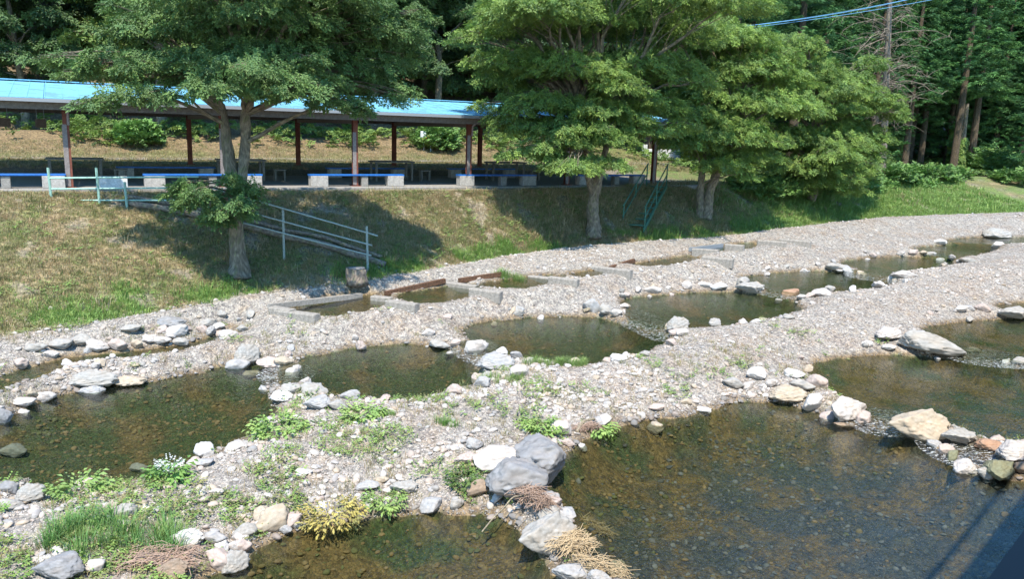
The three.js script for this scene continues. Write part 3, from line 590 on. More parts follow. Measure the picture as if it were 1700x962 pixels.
// ---------------------------------------------------------------- the bank trees
function bankTree(name, label, base, stemLists, padList, extra, options, group) {
  const t = thing(name, label, 'tree', base, group), z0 = -base.z, rel = (px, py, dz = 0) => atDepth(px, py, z0 + dz).sub(base);
  const stems = stemLists.map(([pts, radii]) => [pts.map((q) => Array.isArray(q) ? rel(...q) : q), radii]);
  const k = z0 / FOCAL, pads = padList.map(([px, py, rx, ry, dz = 0]) => [rel(px, py, dz), rx * k, ry * k, rx * k * 0.95]);
  for (const [p, rx, ry] of pads.slice()) for (let i = 0; i < 2; i++) { const a = rnd() * 6.283, f = span(0.35, 0.6); pads.push([p.clone().add(V(Math.cos(a) * rx * 0.85, span(-1.3, 1.4) * ry, Math.sin(a) * rx * 0.85)), rx * f, ry * f * 1.3, rx * f]); }
  for (const [x, y, z, r] of extra) pads.push([V(x, y, z), r, r * 0.32, r]);
  broadleaf(t, stems, pads, options);
  return t;
}
const t1 = onGround(397, 456), t2 = onGround(984, 392), t3 = onGround(1167, 362), t4 = onGround(1345, 334);
for (const p of [t1, t2, t3, t4]) p.y -= 0.08;
const crownAbove = (n, y0, y1, r, reach, cx = 0, cz = 0) => Array.from({ length: n }, (_, i) => { const a = i * 2.4 + rnd(), d = reach * Math.sqrt((i + 0.5) / n); return [cx + Math.cos(a) * d, lerp(y1, y0, d / reach) + span(-0.5, 0.5), cz + Math.sin(a) * d, r * span(0.8, 1.15)]; });
bankTree('spreading_tree', 'spreading tree with twin stems and low leafy shoots beside the ramp', t1,
  [[[V(0, 0, 0), V(0.02, 0.35, 0), [394, 400], [391, 330], [380, 260], [374, 205, 0.1], [372, 182, 0.1]], [0.36, 0.25, 0.2, 0.19, 0.17, 0.15, 0.1, 0.08]],
   [[[393, 345], [401, 300, 0.05], [408, 240, 0.15], [408, 190, 0.2], [410, 165, 0.2]], [0.12, 0.14, 0.135, 0.12, 0.08]]],
  [[205, 92, 70, 22, 0.2], [150, 122, 55, 12, 0.3], [100, 98, 50, 12, 0.8], [235, 158, 75, 20, -1.2], [320, 105, 90, 28, -0.6], [425, 118, 100, 34, -1.4], [490, 75, 90, 32, 0], [560, 62, 90, 36, 1], [605, 112, 70, 34, 0.6], [560, 172, 50, 16, -0.6], [655, 92, 50, 34, 1], [350, 42, 100, 32, 0], [455, 22, 100, 32, -1], [560, 8, 90, 28, 0.2], [270, 30, 80, 30, 0.6], [640, 30, 60, 28, 0.6], [385, 145, 80, 18, -2], [520, 130, 60, 20, -1],
   [338, 328, 46, 15, -0.8], [300, 318, 30, 10, -0.5], [378, 350, 46, 17, -1], [410, 312, 34, 12, -0.6], [350, 365, 26, 9, -0.9]],
  crownAbove(11, 6.6, 8.4, 1.4, 3.2, 0.9, 0.2), { density: 125, palette: COOL, tone: 1.1 });
bankTree('spreading_tree', 'layered spreading tree with pale forked trunk beside the metal steps', t2,
  [[[V(0, 0, 0), V(0, 0.5, 0), [984, 340], [992, 300], [1001, 270], [1008, 235], [1012, 200]], [0.34, 0.24, 0.21, 0.17, 0.13, 0.11, 0.09]], [[[985, 330], [978, 295], [968, 258], [962, 215], [960, 180]], [0.14, 0.15, 0.13, 0.1, 0.08]]],
  [[870, 42, 85, 26], [960, 30, 95, 30], [1060, 30, 85, 30, 0.5], [865, 100, 70, 26, -0.5], [950, 112, 90, 28, -1], [1040, 112, 85, 28], [822, 128, 45, 22], [900, 168, 65, 20, -0.8], [990, 178, 75, 20, -0.6], [1080, 172, 65, 24, 0.2], [850, 208, 45, 18, -0.6], [925, 232, 56, 15, -1.6], [1000, 228, 62, 16, -1], [872, 256, 52, 12, -1.6], [945, 275, 60, 14, -2], [1055, 212, 40, 11, -0.6], [1130, 62, 65, 26, 0.6], [1130, 122, 60, 26, 0.4], [800, 60, 50, 22, 0.8], [1000, 268, 40, 12, -1.4], [835, 196, 40, 14, -0.4], [960, 203, 55, 14, -1], [1045, 196, 50, 14, -0.6], [1095, 218, 36, 10, -0.4], [900, 212, 40, 10, -1.2]],
  crownAbove(16, 7.8, 10, 1.6, 4.4, 0.3, 0), { density: 135, tone: 1.28, palette: SUNNY });
bankTree('spreading_tree', 'bright leafy tree with two leaning trunks at the shaded bank foot', t3,
  [[[V(-0.15, 0, 0), V(-0.15, 0.5, 0), [1163, 310], [1166, 280], [1170, 250]], [0.24, 0.18, 0.14, 0.12, 0.09]], [[V(0.1, 0, 0), V(0.15, 0.5, 0), [1178, 320], [1188, 292], [1202, 262], [1216, 225]], [0.28, 0.22, 0.19, 0.17, 0.13, 0.1]]],
  [[1148, 238, 55, 14, -1], [1200, 205, 65, 18, -0.6], [1180, 155, 70, 24], [1250, 112, 75, 26], [1225, 66, 75, 24], [1265, 170, 70, 24, -0.6], [1200, 275, 50, 12, -1.2], [1250, 258, 55, 15, -0.6], [1160, 190, 50, 14, -1], [1235, 228, 60, 16, -1.2], [1190, 108, 60, 24, 0.6], [1300, 130, 60, 24, 0.5]],
  [[-0.5, 7.4, -0.6, 1.7], [1.2, 7.2, -1.6, 1.7], [0.4, 7.9, -2.4, 1.6], [-2, 7.6, -0.4, 1.6], [2.4, 6.6, -0.6, 1.5]], { density: 145, scale: 1.05, tone: 1.36, palette: SUNNY });
bankTree('spreading_tree', 'dense rounded tree with foliage down to the grassy bank', t4,
  [[[V(0, 0, 0), V(0.1, 0.8, 0), [1345, 270], [1350, 220], [1355, 160]], [0.24, 0.2, 0.16, 0.13, 0.09]]],
  [[1300, 78, 60, 20], [1335, 118, 70, 26], [1360, 172, 75, 28, -0.6], [1300, 175, 60, 24, -1], [1400, 135, 55, 22], [1430, 172, 55, 24], [1468, 172, 38, 20], [1300, 228, 70, 22, -0.8], [1380, 232, 75, 24, -1], [1435, 222, 50, 22], [1335, 275, 70, 20, -1.4], [1400, 278, 55, 20, -0.8], [1270, 300, 45, 15, -0.6], [1370, 300, 50, 14, -1.2], [1440, 255, 40, 18]],
  [[-1, 5.4, -2.2, 1.8], [1, 5, -2.4, 1.8]], { density: 130, scale: 1.1, tone: 1.28, palette: SUNNY });

// ---------------------------------------------------------------- trees on the slope behind
function wildTree(seedIndex, tall, palette, tone) {
  const t = new THREE.Group(), r = () => rnd(), lean = span(-0.6, 0.6), pads = [];
  const stem = [V(0, -0.5, 0), V(lean * 0.2, tall * 0.2, 0), V(lean * 0.6, tall * 0.45, span(-0.3, 0.3)), V(lean, tall * 0.7, span(-0.5, 0.5)), V(lean * 1.3, tall * 0.92, 0)];
  for (let i = 0; i < 20; i++) { const h = lerp(0.3, 1, (i + r()) / 20), w = tall * 0.33 * Math.sin(Math.PI * clamp(0.12 + h * 0.82)) , a = i * 2.4 + r(); pads.push([V(lean * h + Math.cos(a) * w * 0.72, tall * h, Math.sin(a) * w * 0.72), tall * 0.135 * span(0.8, 1.3), tall * 0.05, tall * 0.135 * span(0.8, 1.3)]); }
  broadleaf(t, [[stem, [0.24, 0.19, 0.15, 0.1, 0.05]]], pads, { geometry: BIG_SPRAY, scale: 1, density: 60, palette, tone, bark: M.bark, limbs: true, twig: 0.9 });
  return t;
}
const DARKER = [[0.068, 0.135, 0.026], [0.075, 0.143, 0.026], [0.09, 0.165, 0.03], [0.053, 0.112, 0.026]], WARM = [[0.144, 0.232, 0.032], [0.168, 0.24, 0.036], [0.112, 0.2, 0.032]];
const wild = [wildTree(1, 9.5, DARKER, 1), wildTree(2, 11, PALETTE, 0.9), wildTree(3, 12.5, DARKER, 1.1), wildTree(4, 10, WARM, 0.95)];
function copyOf(source, name, label, category, group, p, turn, s) {
  const o = source.clone(); o.name = numbered(name); scene.add(o); o.position.copy(p); o.rotation.y = turn; o.scale.setScalar(s);
  o.traverse((c) => { if (c.isMesh) shade(c); });
  return tag(o, label, category, group);
}
const treesAt = [];
for (let v = 17.5, row = 0; v < 50; v += row < 2 ? 5 : 7.5, row++) for (let u = -24 + (row % 2) * 2.5 - v * 0.45; u < 34 + v * 0.2; u += 5.2 + row * 0.5) {
  const q = fromUV(u + span(-1.2, 1.2), v + span(-1, 1)); q.y = height(q.x, q.z) - 0.1;
  const d = q.clone().sub(EYE); if (Math.abs(d.x / d.z) > 0.85) continue;
  const k = Math.floor(rnd() * 4);
  copyOf(wild[k], 'hillside_tree', ['dark leafy tree standing in the wood on the slope', 'mid green tree standing in the wood on the slope', 'tall dark tree standing in the wood on the slope', 'yellow green tree standing in the wood on the slope'][k], 'tree', 'broadleaved trees in the wood behind the shelter', q, rnd() * 6.28, span(0.85, 1.2));
}

// ---------------------------------------------------------------- cedars at the head of the river
const CEDAR = [[0.07, 0.17, 0.055], [0.085, 0.2, 0.055], [0.105, 0.23, 0.06], [0.06, 0.14, 0.05]];
function cedar(tall, bare) {
  const t = new THREE.Group(), places = [];
  part('trunk', tube([V(0, -0.5, 0), V(0, 1, 0), V(0.05, tall * 0.5, 0), V(0, tall, 0)], [0.34, 0.26, 0.17, 0.03], 8, 0.15), M.darkBark, t);
  for (let y = tall * bare; y < tall; y += 0.33) {
    const w = lerp(2.5, 0.3, Math.pow((y - tall * bare) / (tall * (1 - bare)), 1.15)) * span(0.8, 1.15), n = Math.round(6 + w * 4);
    for (let i = 0; i < n; i++) { const a = rnd() * 6.283, r = w * span(0.35, 1); places.push([V(Math.cos(a) * r * 0.75, y + span(-0.3, 0.3) - 0.25 * r, Math.sin(a) * r * 0.75), V(Math.cos(a), span(-0.15, 0.55), Math.sin(a)), span(-0.5, 0.5), span(0.6, 1.05), leafColor(CEDAR)]); }
  }
  sprays('crown', CEDAR_SPRAY, M.needle, places, t);
  return t;
}
const cedars = [cedar(15, 0.24), cedar(17, 0.34), cedar(13, 0.12)];
const cedarSpots = [[1507, 276, 0], [1526, 280, 1], [1545, 272, 1], [1612, 280, 0], [1645, 285, 2], [1690, 290, 0], [1740, 300, 2], [1665, 276, 2], [1600, 270, 2], [1568, 268, 0], [1460, 268, 1]];
cedarSpots.forEach(([px, py, k], i) => { const p = onGround(px, py, 20); copyOf(cedars[k], 'cedar_tree', 'dark cedar with bare lower trunk at the edge of the wood', 'tree', 'cedars at the edge of the wood', V(p.x, p.y - 0.1, p.z), i * 1.7, span(0.9, 1.1)); });
for (let i = 0; i < 152; i++) {
  const u = 33 + (i % 19) * 3.7 + span(-1.2, 1.2), row = Math.floor(i / 19), v = Math.max(bankTop(u)[0], 0) + 5.5 + row * 3.6 + span(-1, 1), q = fromUV(u, v); q.y = height(q.x, q.z) - 0.1;
  copyOf(cedars[Math.floor(rnd() * 3)], 'cedar_tree', 'dark cedar crowded among others deeper in the wood', 'tree', 'cedars deeper in the wood', q, rnd() * 6.28, span(0.85, 1.2));
}
// cedars rising behind the broadleaved wood
for (let i = 0; i < 16; i++) { const q = fromUV(8 + i * 1.9 + span(-0.5, 0.5), 24 + (i % 3) * 5); q.y = height(q.x, q.z) - 0.1; copyOf(cedars[i % 3], 'cedar_tree', 'dark cedar rising behind the broadleaved wood', 'tree', 'cedars behind the broadleaved wood', q, i, span(0.9, 1.15)); }

// ivy-clad trunks at the edge of the cedar wood
[[1488, 277, 190, 0.3], [1577, 283, 222, 0.2], [1590, 291, 242, 0.22], [1499, 276, 238, 0.2], [1536, 272, 245, 0.16]].forEach(([px, py, top, r], i) => {
  const p = onGround(px, py, 20), z = -p.z, tipAt = atDepth(px + (py - top) * 0.13, top, z).sub(p), t = thing('ivy_trunk', ['thick trunk wrapped in bright ivy beside the dense rounded tree', 'ivy wrapped trunk leaning beside the grassy path', 'pale footed trunk with bright ivy beside the path', 'slim bare brown trunk behind the leafy bank', 'slim bare trunk among the dark cedar trunks'][i], 'tree', p, 'trunks at the edge of the cedar wood');
  const line = [V(0, -0.3, 0), tipAt.clone().multiplyScalar(0.5), tipAt.clone(), tipAt.clone().multiplyScalar(2.4)];
  part('trunk', tube(line, [r * 1.2, r, r * 0.85, r * 0.5], 8, 0.2), M.bark, t);
  if (i < 3) {
    const places = []; for (let k = 0; k < 420; k++) { const s = span(i === 2 ? 0.35 : 0.15, 1.3), c = tipAt.clone().multiplyScalar(s), a = rnd() * 6.283; places.push([c.add(V(Math.cos(a) * r * 1.05, 0, Math.sin(a) * r * 1.05)), V(Math.cos(a) * 0.6, -0.8, Math.sin(a) * 0.6), span(-0.6, 0.6), span(0.7, 1.3), leafColor(WARM, 1.1)]); }
    sprays('ivy', IVY_SPRAY, M.leaf, places, t);
  }
});
// the dead tree
{
  const base = ground(atDepth(1466, 276, 44.5)), z = -base.z, d = thing('dead_tree', 'bare dead tree with tangled grey branches above the wood', 'tree', base), rel = (px, py, dz = 0) => atDepth(px, py, z + dz).sub(base), twigs = [];
  part('trunk', tube([V(0, -0.3, 0), rel(1468, 200), rel(1472, 100), rel(1476, 20), rel(1480, -60), rel(1482, -110)], [0.24, 0.2, 0.16, 0.13, 0.09, 0.04], 8, 0.15), M.deadBark, d);
  for (let i = 0; i < 90; i++) {
    const y = span(-70, 205), x = 1475 + (y - 60) * -0.05, a = rnd() * 6.283, l = span(1, 2.9) * (y > 170 ? 0.6 : 1), from = rel(x, y), to = from.clone().add(V(Math.cos(a) * l, span(-0.9, 0.6), Math.sin(a) * l)), line = limbLine(from, to, 0.1, 5);
    twigs.push(tube(line, line.map((_, k) => lerp(0.028, 0.008, k / 5)), 4, 0, false));
    for (let k = 0; k < 8; k++) { const s = line[1 + Math.floor(rnd() * 5)], e = s.clone().add(V(span(-0.9, 0.9), span(-0.8, 0.5), span(-0.9, 0.9))), m = limbLine(s, e, 0.1, 3); twigs.push(tube(m, [0.012, 0.009, 0.007, 0.005], 3, 0, false)); }
  }
  part('bare_branches', merged(twigs), M.deadBark, d).userData.kind = 'stuff';
}
// overhead wires crossing the valley above the trees
[[1250, 24, 1470, -2], [1250, 18, 1400, 0], [1300, 12, 1420, -8]].forEach(([x0, y0, x1, y1], i) => {
  const a = atDepth(x0 - 260, y0 + 48, 33), b = atDepth(x1 + 260, y1 - 36, 40), pts = Array.from({ length: 20 }, (_, k) => { const t = k / 19, p = a.clone().lerp(b, t); p.y -= 0.35 * Math.sin(t * Math.PI) * (1 + i * 0.2); return p; });
  single('overhead_wire', tube(pts, pts.map(() => 0.01), 5), std({ color: rgb(0.12, 0.3, 0.5), roughness: 0.3 }), 'thin blue overhead wire stretched above the trees', 'wire', 'overhead wires above the trees');
});
// ---------------------------------------------------------------- stones
function stoneGeometry(seed, detail, facets, flat = 1) {
  const r = seeded(seed), g = mergeVertices((() => { const q = new THREE.IcosahedronGeometry(1, detail); q.deleteAttribute('normal'); q.deleteAttribute('uv'); return q; })()), p = g.attributes.position, planes = [], v = V();
  for (let i = 0; i < facets; i++) planes.push([V(r() * 2 - 1, r() * 2 - 1, r() * 2 - 1).normalize(), 0.5 + 0.34 * r()]);
  const col = [], uv = [], o = seed * 3.1;
  for (let i = 0; i < p.count; i++) {
    v.fromBufferAttribute(p, i).normalize();
    let s = 1 + 0.13 * noise3(v.x * 1.3 + o, v.y * 1.3, v.z * 1.3) + 0.05 * noise3(v.x * 3.4, v.y * 3.4 + o, v.z * 3.4) + 0.022 * noise3(v.x * 9, v.y * 9, v.z * 9 + o) + (detail > 5 ? 0.012 * noise3(v.x * 21, v.y * 21, v.z * 21 + o) : 0);
    for (const [n, d] of planes) { const k = v.dot(n) * s; if (k > d) s *= lerp(1, d / k, 0.8); }
    s *= 1 + 0.05 * noise3(v.x * 2.6 - o, v.y * 2.6, v.z * 2.6) + 0.03 * noise3(v.x * 5.5, v.y * 5.5 - o, v.z * 5.5);
    v.multiplyScalar(s); p.setXYZ(i, v.x, v.y * flat, v.z);
    const m = 0.86 + (detail > 5 ? 0.09 * noise3(v.x * 16, v.y * 16, v.z * 16 - o) : 0) + 0.14 * noise3(v.x * 2.2 + o, v.y * 2.2, v.z * 2.2) + 0.1 * noise3(v.x * 6, v.y * 6 + o, v.z * 6) + 0.12 * smooth(0.55, 0.7, noise3(v.x * 3 - o, v.y * 8, v.z * 3)), w = 0.05 * noise3(v.x * 1.6, v.y * 1.6 - o, v.z * 1.6);
    col.push(m * (1 + w), m, m * (1 - w)); uv.push(v.x * 0.7 + v.z * 0.45, v.y * 0.8 + v.z * 0.5 - v.x * 0.2);
  }
  g.setAttribute('color', new THREE.Float32BufferAttribute(col, 3)); g.setAttribute('uv', new THREE.Float32BufferAttribute(uv, 2));
  g.computeVertexNormals();
  return g;
}
const BOULDERS = [11, 12, 13, 14, 15, 16].map((s, i) => stoneGeometry(s, 16, 9 + i * 2)), STONES = Array.from({ length: 9 }, (_, i) => stoneGeometry(40 + i, 7, 7 + i % 5, 1)), PEBBLES = Array.from({ length: 5 }, (_, i) => stoneGeometry(70 + i, 1, 3));
const tones = { grey: [0.34, 0.32, 0.285], pale: [0.46, 0.42, 0.38], white: [0.54, 0.515, 0.48], dark: [0.25, 0.245, 0.24], tan: [0.42, 0.35, 0.26], pink: [0.44, 0.36, 0.31], blue: [0.35, 0.34, 0.325], brown: [0.28, 0.21, 0.15], red: [0.36, 0.22, 0.14], moss: [0.2, 0.2, 0.12] };
const stoneMaterials = Object.fromEntries(Object.entries(tones).map(([k, c]) => { const m = M.stone.clone(); m.color = rgb(...c); return [k, m]; }));
let stoneCount = 0;
function stone(geometry, tone, p, sx, sy, sz, turn, label, group, sink = 0.3, tilt = 0.12) {
  const o = single(sx > 0.42 ? 'boulder' : 'stone', geometry, stoneMaterials[tone], label, sx > 0.42 ? 'boulder' : 'stone', group);
  o.scale.set(sx, sy, sz); o.position.set(p.x, p.y + sy * (1 - 2 * sink), p.z); o.rotation.set(span(-tilt, tilt), turn, span(-tilt, tilt)); stoneCount++;
  return o;
}
// the stones one can pick out: [x, y, width, height in the photograph, tone, label, turn]
const marked = [
  [828, 757, 92, 52, 'pale', 'broad pale flat boulder leaning on the dark split boulder', 0.3], [906, 888, 88, 72, 'grey', 'grey ridged boulder with dry stalks on its back', 0.5], [943, 950, 62, 34, 'blue', 'smooth blue grey stone below the straw heap', 0.1], [990, 956, 44, 28, 'blue', 'small smooth blue grey stone below the straw heap', 0.4], [1022, 952, 46, 34, 'tan', 'tan rounded stone at the end of the weir', 0.9],
  [930, 712, 36, 30, 'pale', 'pale angular stone beside the driftwood root', 0.4], [941, 734, 26, 16, 'pink', 'small pinkish stone at the pool edge below driftwood', 0], [788, 736, 32, 24, 'blue', 'blue grey stone above the broad pale boulder', 0.2], [770, 762, 42, 24, 'pink', 'pinkish slab beside the broad pale boulder', 0.5], [792, 806, 38, 50, 'brown', 'brown upright stone left of the dark split boulder'.replace('left of', 'beside'), 0.2], [838, 786, 30, 20, 'tan', 'tan stone wedged between pale and dark boulders', 0.3], [758, 836, 24, 24, 'grey', 'grey stone at the rim of the brown pool', 0.5],
  [1402, 677, 54, 52, 'pale', 'upright pale craggy boulder at the weir gap', 0.2], [1520, 707, 80, 52, 'tan', 'large rounded beige boulder in the middle of the weir', 0.1], [1583, 723, 54, 22, 'grey', 'flat grey stone beside the large rounded boulder', 0.2], [1640, 739, 52, 20, 'red', 'reddish wet stone in the weir', 0.2], [1684, 754, 64, 30, 'pale', 'pale flat boulder at the end of the weir', 0.3], [1600, 781, 46, 34, 'pale', 'pale lumpy stone standing in the big pool', 0.4], [1652, 778, 58, 32, 'moss', 'mossy dark rock in the shallow water', 0.7], [1579, 755, 22, 26, 'moss', 'small mossy stone standing in the water', 0.3], [1697, 776, 30, 18, 'brown', 'brown wet stone beside the mossy rock', 0.2],
  [1347, 667, 36, 32, 'white', 'white angular stone between tan slab and craggy boulder', 0.5], [1299, 656, 62, 30, 'tan', 'tan flat slab at the corner of the big pool', -0.4], [1255, 621, 42, 26, 'white', 'white rounded stone on the gravel above the slab', 0.2], [1215, 634, 36, 20, 'grey', 'grey flat stone beside the white rounded stone', 0.1], [1318, 620, 36, 18, 'white', 'white flat stone at the corner of the upper pool', -0.2], [1335, 641, 40, 18, 'grey', 'grey slab above the white angular stone', -0.3], [1404, 704, 36, 15, 'brown', 'low brown stone in the water below the craggy boulder', 0], [1240, 640, 22, 14, 'pale', 'small pale stone among the rocks by the slab', 0], [1280, 636, 20, 16, 'pale', 'small upright pale stone above the tan slab', 0], [1090, 676, 30, 15, 'pink', 'pinkish oval stone on the big pool shore', 0], [1140, 667, 24, 15, 'tan', 'tan oval stone on the big pool shore', 0], [1165, 681, 28, 11, 'white', 'white stone half under water at the big pool shore', 0],
  [1533, 574, 104, 26, 'grey', 'long low grey slab at the outlet of the upper pool', -0.12], [1470, 556, 46, 22, 'pale', 'pale stone on the gravel beside the long grey slab', 0.2], [1476, 577, 22, 10, 'white', 'small white stone beside the long grey slab', 0], [1612, 582, 24, 10, 'tan', 'tan stone in the outlet past the long slab', 0.2], [1668, 601, 15, 11, 'white', 'small white stone in the outlet past the long slab', 0], [1676, 520, 46, 16, 'grey', 'grey slab by the small upper pool', 0.1], [1594, 513, 22, 12, 'white', 'white stone above the small upper pool', 0.2],
  [1120, 541, 42, 28, 'grey', 'grey domed boulder between two pools', 0.1], [1133, 553, 22, 16, 'pale', 'pale stone beside the grey domed boulder', 0.3], [981, 506, 34, 32, 'blue', 'grey round boulder beside driftwood at the pool corner', 0.1], [1007, 513, 32, 22, 'grey', 'grey stone next to the round boulder', 0.3], [1024, 520, 20, 14, 'pale', 'pale stone at the channel between pools', 0.2], [1035, 508, 14, 10, 'pale', 'small pale stone above the channel between pools', 0],
  [816, 603, 68, 36, 'blue', 'big bluish grey boulder between two pools', -0.25], [790, 577, 40, 32, 'pale', 'pale two humped stone in the pool outlet', 0.3], [757, 569, 20, 16, 'pink', 'pinkish stone in the pool outlet', 0.2], [752, 587, 26, 14, 'grey', 'wet grey stone in the pool outlet', 0.2], [862, 617, 32, 26, 'pale', 'pale blue stone beside the grass clump', 0.4], [727, 572, 44, 14, 'grey', 'low grey stone at the far rim of the pool', 0],
  [406, 594, 46, 40, 'grey', 'large angular grey boulder on the gravel spit', 0.6], [398, 608, 40, 26, 'blue', 'bluish slab leaning on the angular grey boulder', 0.5], [455, 601, 52, 20, 'pink', 'pinkish flat stone beside the pool inlet', 0], [485, 617, 28, 20, 'pale', 'pale stone in the inlet between pools', 0.3], [420, 621, 30, 14, 'tan', 'tan stone at the head of the first pool', 0], [484, 646, 38, 22, 'grey', 'grey pointed stone in the inlet', 0.3], [464, 659, 44, 22, 'white', 'bright white angular stone beside the inlet', -0.4], [528, 669, 52, 28, 'blue', 'bluish stone on the near rim of the second pool', 0.1], [560, 672, 36, 22, 'grey', 'grey stone on the near rim of the second pool', 0.3],
  [312, 893, 42, 32, 'white', 'smooth white rounded stone above the dry stalks', 0.1], [362, 894, 38, 22, 'blue', 'bluish oval stone beside the white rounded stone', 0.1], [406, 883, 34, 32, 'grey', 'grey lumpy stone at the brown pool corner', 0.4], [386, 938, 46, 46, 'grey', 'grey angular stone at the brown pool edge', 0.5], [101, 944, 76, 46, 'dark', 'dark grey domed boulder beside the green grass', 0.1], [160, 940, 32, 34, 'pale', 'pale pointed stone beside the dark domed boulder', 0.3], [285, 946, 46, 34, 'brown', 'brown stone under the heap of dry stalks', 0.3], [210, 850, 30, 26, 'grey', 'grey squarish stone in the middle of the gravel', 0.5], [388, 906, 24, 18, 'pale', 'pale stone below the bluish oval stone', 0.2],
  [146, 636, 72, 18, 'grey', 'long grey slab at the head of the first pool', 0.2], [152, 649, 46, 22, 'blue', 'bluish slab sloping into the first pool', 0.3], [217, 633, 46, 14, 'tan', 'tan flat stone at the edge of the first pool', 0.3], [190, 625, 24, 18, 'pale', 'pale squarish stone above the tan flat stone', 0.1], [78, 660, 26, 20, 'pale', 'pale upright stone at the edge of the first pool', 0.2], [42, 668, 36, 16, 'pale', 'pale flat stone near the long grey slab', 0.1], [4, 690, 34, 36, 'dark', 'dark boulder in the corner of the first pool', 0.2], [38, 686, 18, 12, 'pale', 'small pale stone standing in the pool', 0], [20, 748, 40, 22, 'grey', 'grey rock spit in the first pool', 0.3],
  [165, 574, 36, 22, 'pale', 'pale rounded stone in the stream side wall', 0.1], [200, 574, 30, 20, 'pink', 'pinkish stone in the stream side wall', 0.1], [134, 566, 28, 24, 'grey', 'grey tall stone in the stream side wall', 0.1], [293, 548, 38, 20, 'white', 'whitish squared stone in the stream side wall', 0.3], [270, 565, 28, 14, 'pale', 'pale flat stone low in the stream side wall', 0], [104, 572, 36, 20, 'grey', 'grey flat stone in the stream side wall', 0.2], [86, 588, 26, 14, 'pale', 'pale stone at the stream edge', 0], [300, 568, 24, 14, 'grey', 'grey stone at the stream edge below the squared stone', 0.3], [336, 546, 22, 16, 'pink', 'pinkish stone at the stream mouth', 0], [250, 563, 24, 15, 'pale', 'pale rounded stone low in the stream side wall', 0], [230, 572, 20, 15, 'tan', 'tan stone low in the stream side wall', 0], [285, 537, 48, 8, 'dark', 'thin dark slab on top of the stream side wall', 0], [345, 535, 30, 14, 'grey', 'grey stone at the end of the stream side wall', 0.3], [62, 578, 30, 16, 'grey', 'grey stone at the low end of the side wall', 0.2], [220, 545, 34, 14, 'grey', 'grey sloping stone high in the side wall', 0.3],
  [46, 824, 42, 30, 'grey', 'grey angular stone at the near corner of the first pool', 0.4], [14, 812, 26, 24, 'dark', 'dark stone at the near corner of the first pool', 0.2], [64, 812, 26, 16, 'blue', 'bluish stone at the near corner of the first pool', 0], [20, 838, 30, 20, 'grey', 'grey stone under the angular stone by the pool', 0.2],
  [1240, 478, 48, 15, 'grey', 'long grey stone on the dam between pools', 0.1], [1192, 476, 26, 15, 'white', 'white stone on the gravel above the dam', 0.1], [1310, 487, 38, 13, 'red', 'reddish stone on the dam between pools', 0.1], [1362, 488, 42, 15, 'pale', 'pale stone at the end of the dam between pools', 0.2], [1330, 493, 16, 9, 'pale', 'small pale stone in the dam beside the reddish stone', 0], [1085, 481, 36, 15, 'pale', 'pale grey stone above the pool of the domed boulder', 0], [1170, 473, 22, 9, 'white', 'small white stone above the dam', 0],
  [1497, 457, 38, 11, 'pale', 'pale stone at the end of the far dam', 0.1], [1430, 454, 20, 9, 'tan', 'tan stone on the far dam', 0], [1388, 444, 32, 12, 'grey', 'grey stone at the bank end of the far dam', 0.1], [1398, 449, 20, 8, 'pale', 'small pale stone below the far dam stone', 0], [1515, 418, 18, 9, 'pink', 'pinkish stone at the uppermost dam', 0], [1540, 423, 22, 7, 'grey', 'grey stone in the uppermost dam', 0], [1655, 408, 18, 13, 'pale', 'pale upright stone in the uppermost pool', 0], [1648, 393, 48, 11, 'grey', 'grey slab above the uppermost pool', 0.1], [1560, 402, 18, 8, 'white', 'white stone beside the uppermost pool', 0], [1605, 433, 26, 9, 'grey', 'grey stone at the end of the uppermost dam', 0],
  [505, 783, 28, 13, 'white', 'bright white flat stone on the open gravel', 0.1], [668, 808, 46, 24, 'grey', 'grey flat boulder above the brown pool', 0.2], [610, 806, 34, 18, 'blue', 'bluish stone beside the grey flat boulder', 0.1], [530, 831, 20, 18, 'pink', 'pinkish stone above the yellow shrub', 0.2], [634, 797, 22, 14, 'tan', 'tan stone beside the grey flat boulder', 0], [340, 768, 34, 14, 'blue', 'bluish stone on the near rim of the first pool', 0], [362, 816, 26, 13, 'pale', 'pale stone on the gravel above the driftwood stick', 0], [230, 778, 26, 16, 'grey', 'grey stone on the near rim of the first pool', 0], [470, 876, 30, 16, 'blue', 'bluish stone beside the brown pool', 0], [440, 870, 32, 14, 'pale', 'pale oval stone above the brown pool', 0], [495, 872, 24, 14, 'grey', 'grey stone at the rim of the brown pool near the shrub', 0],
];
marked.forEach(([px, py, w, h, tone, label, turn = 0], i) => {
  const p = onGround(px, py + h * 0.3), k = p.distanceTo(EYE) / FOCAL, sx = w * k / 2, tallness = Math.max(h * k * 0.5, sx * 0.4);
  stone(w > 40 ? BOULDERS[i % 6] : STONES[i % 9], tone, p, sx * 1.05, Math.min(tallness, sx * 0.9), sx * (w > 60 && h / w < 0.4 ? 0.55 : 0.78), turn, label, null, 0.22, 0.08);
});
{ // the longest boulder lies across the weir, from the gravel bar down to the brown pool
  const a = onGround(926, 772), b = onGround(824, 868), d = b.clone().sub(a), c = a.clone().lerp(b, 0.5); c.y = Math.max(height(c.x, c.z), 0);
  const turn = Math.atan2(-d.z, d.x), y = c.y;
  stone(BOULDERS[2], 'dark', a.clone().lerp(b, 0.24).setY(y), d.length() * 0.33, 0.36, 0.5, turn + 0.5, 'upper half of the dark grey split boulder on the weir', null, 0.25, 0.05);
  stone(BOULDERS[5], 'dark', a.clone().lerp(b, 0.7).setY(y - 0.04), d.length() * 0.36, 0.38, 0.52, turn - 0.15, 'lower half of the dark grey split boulder under the bare branch', null, 0.25, 0.05);
}
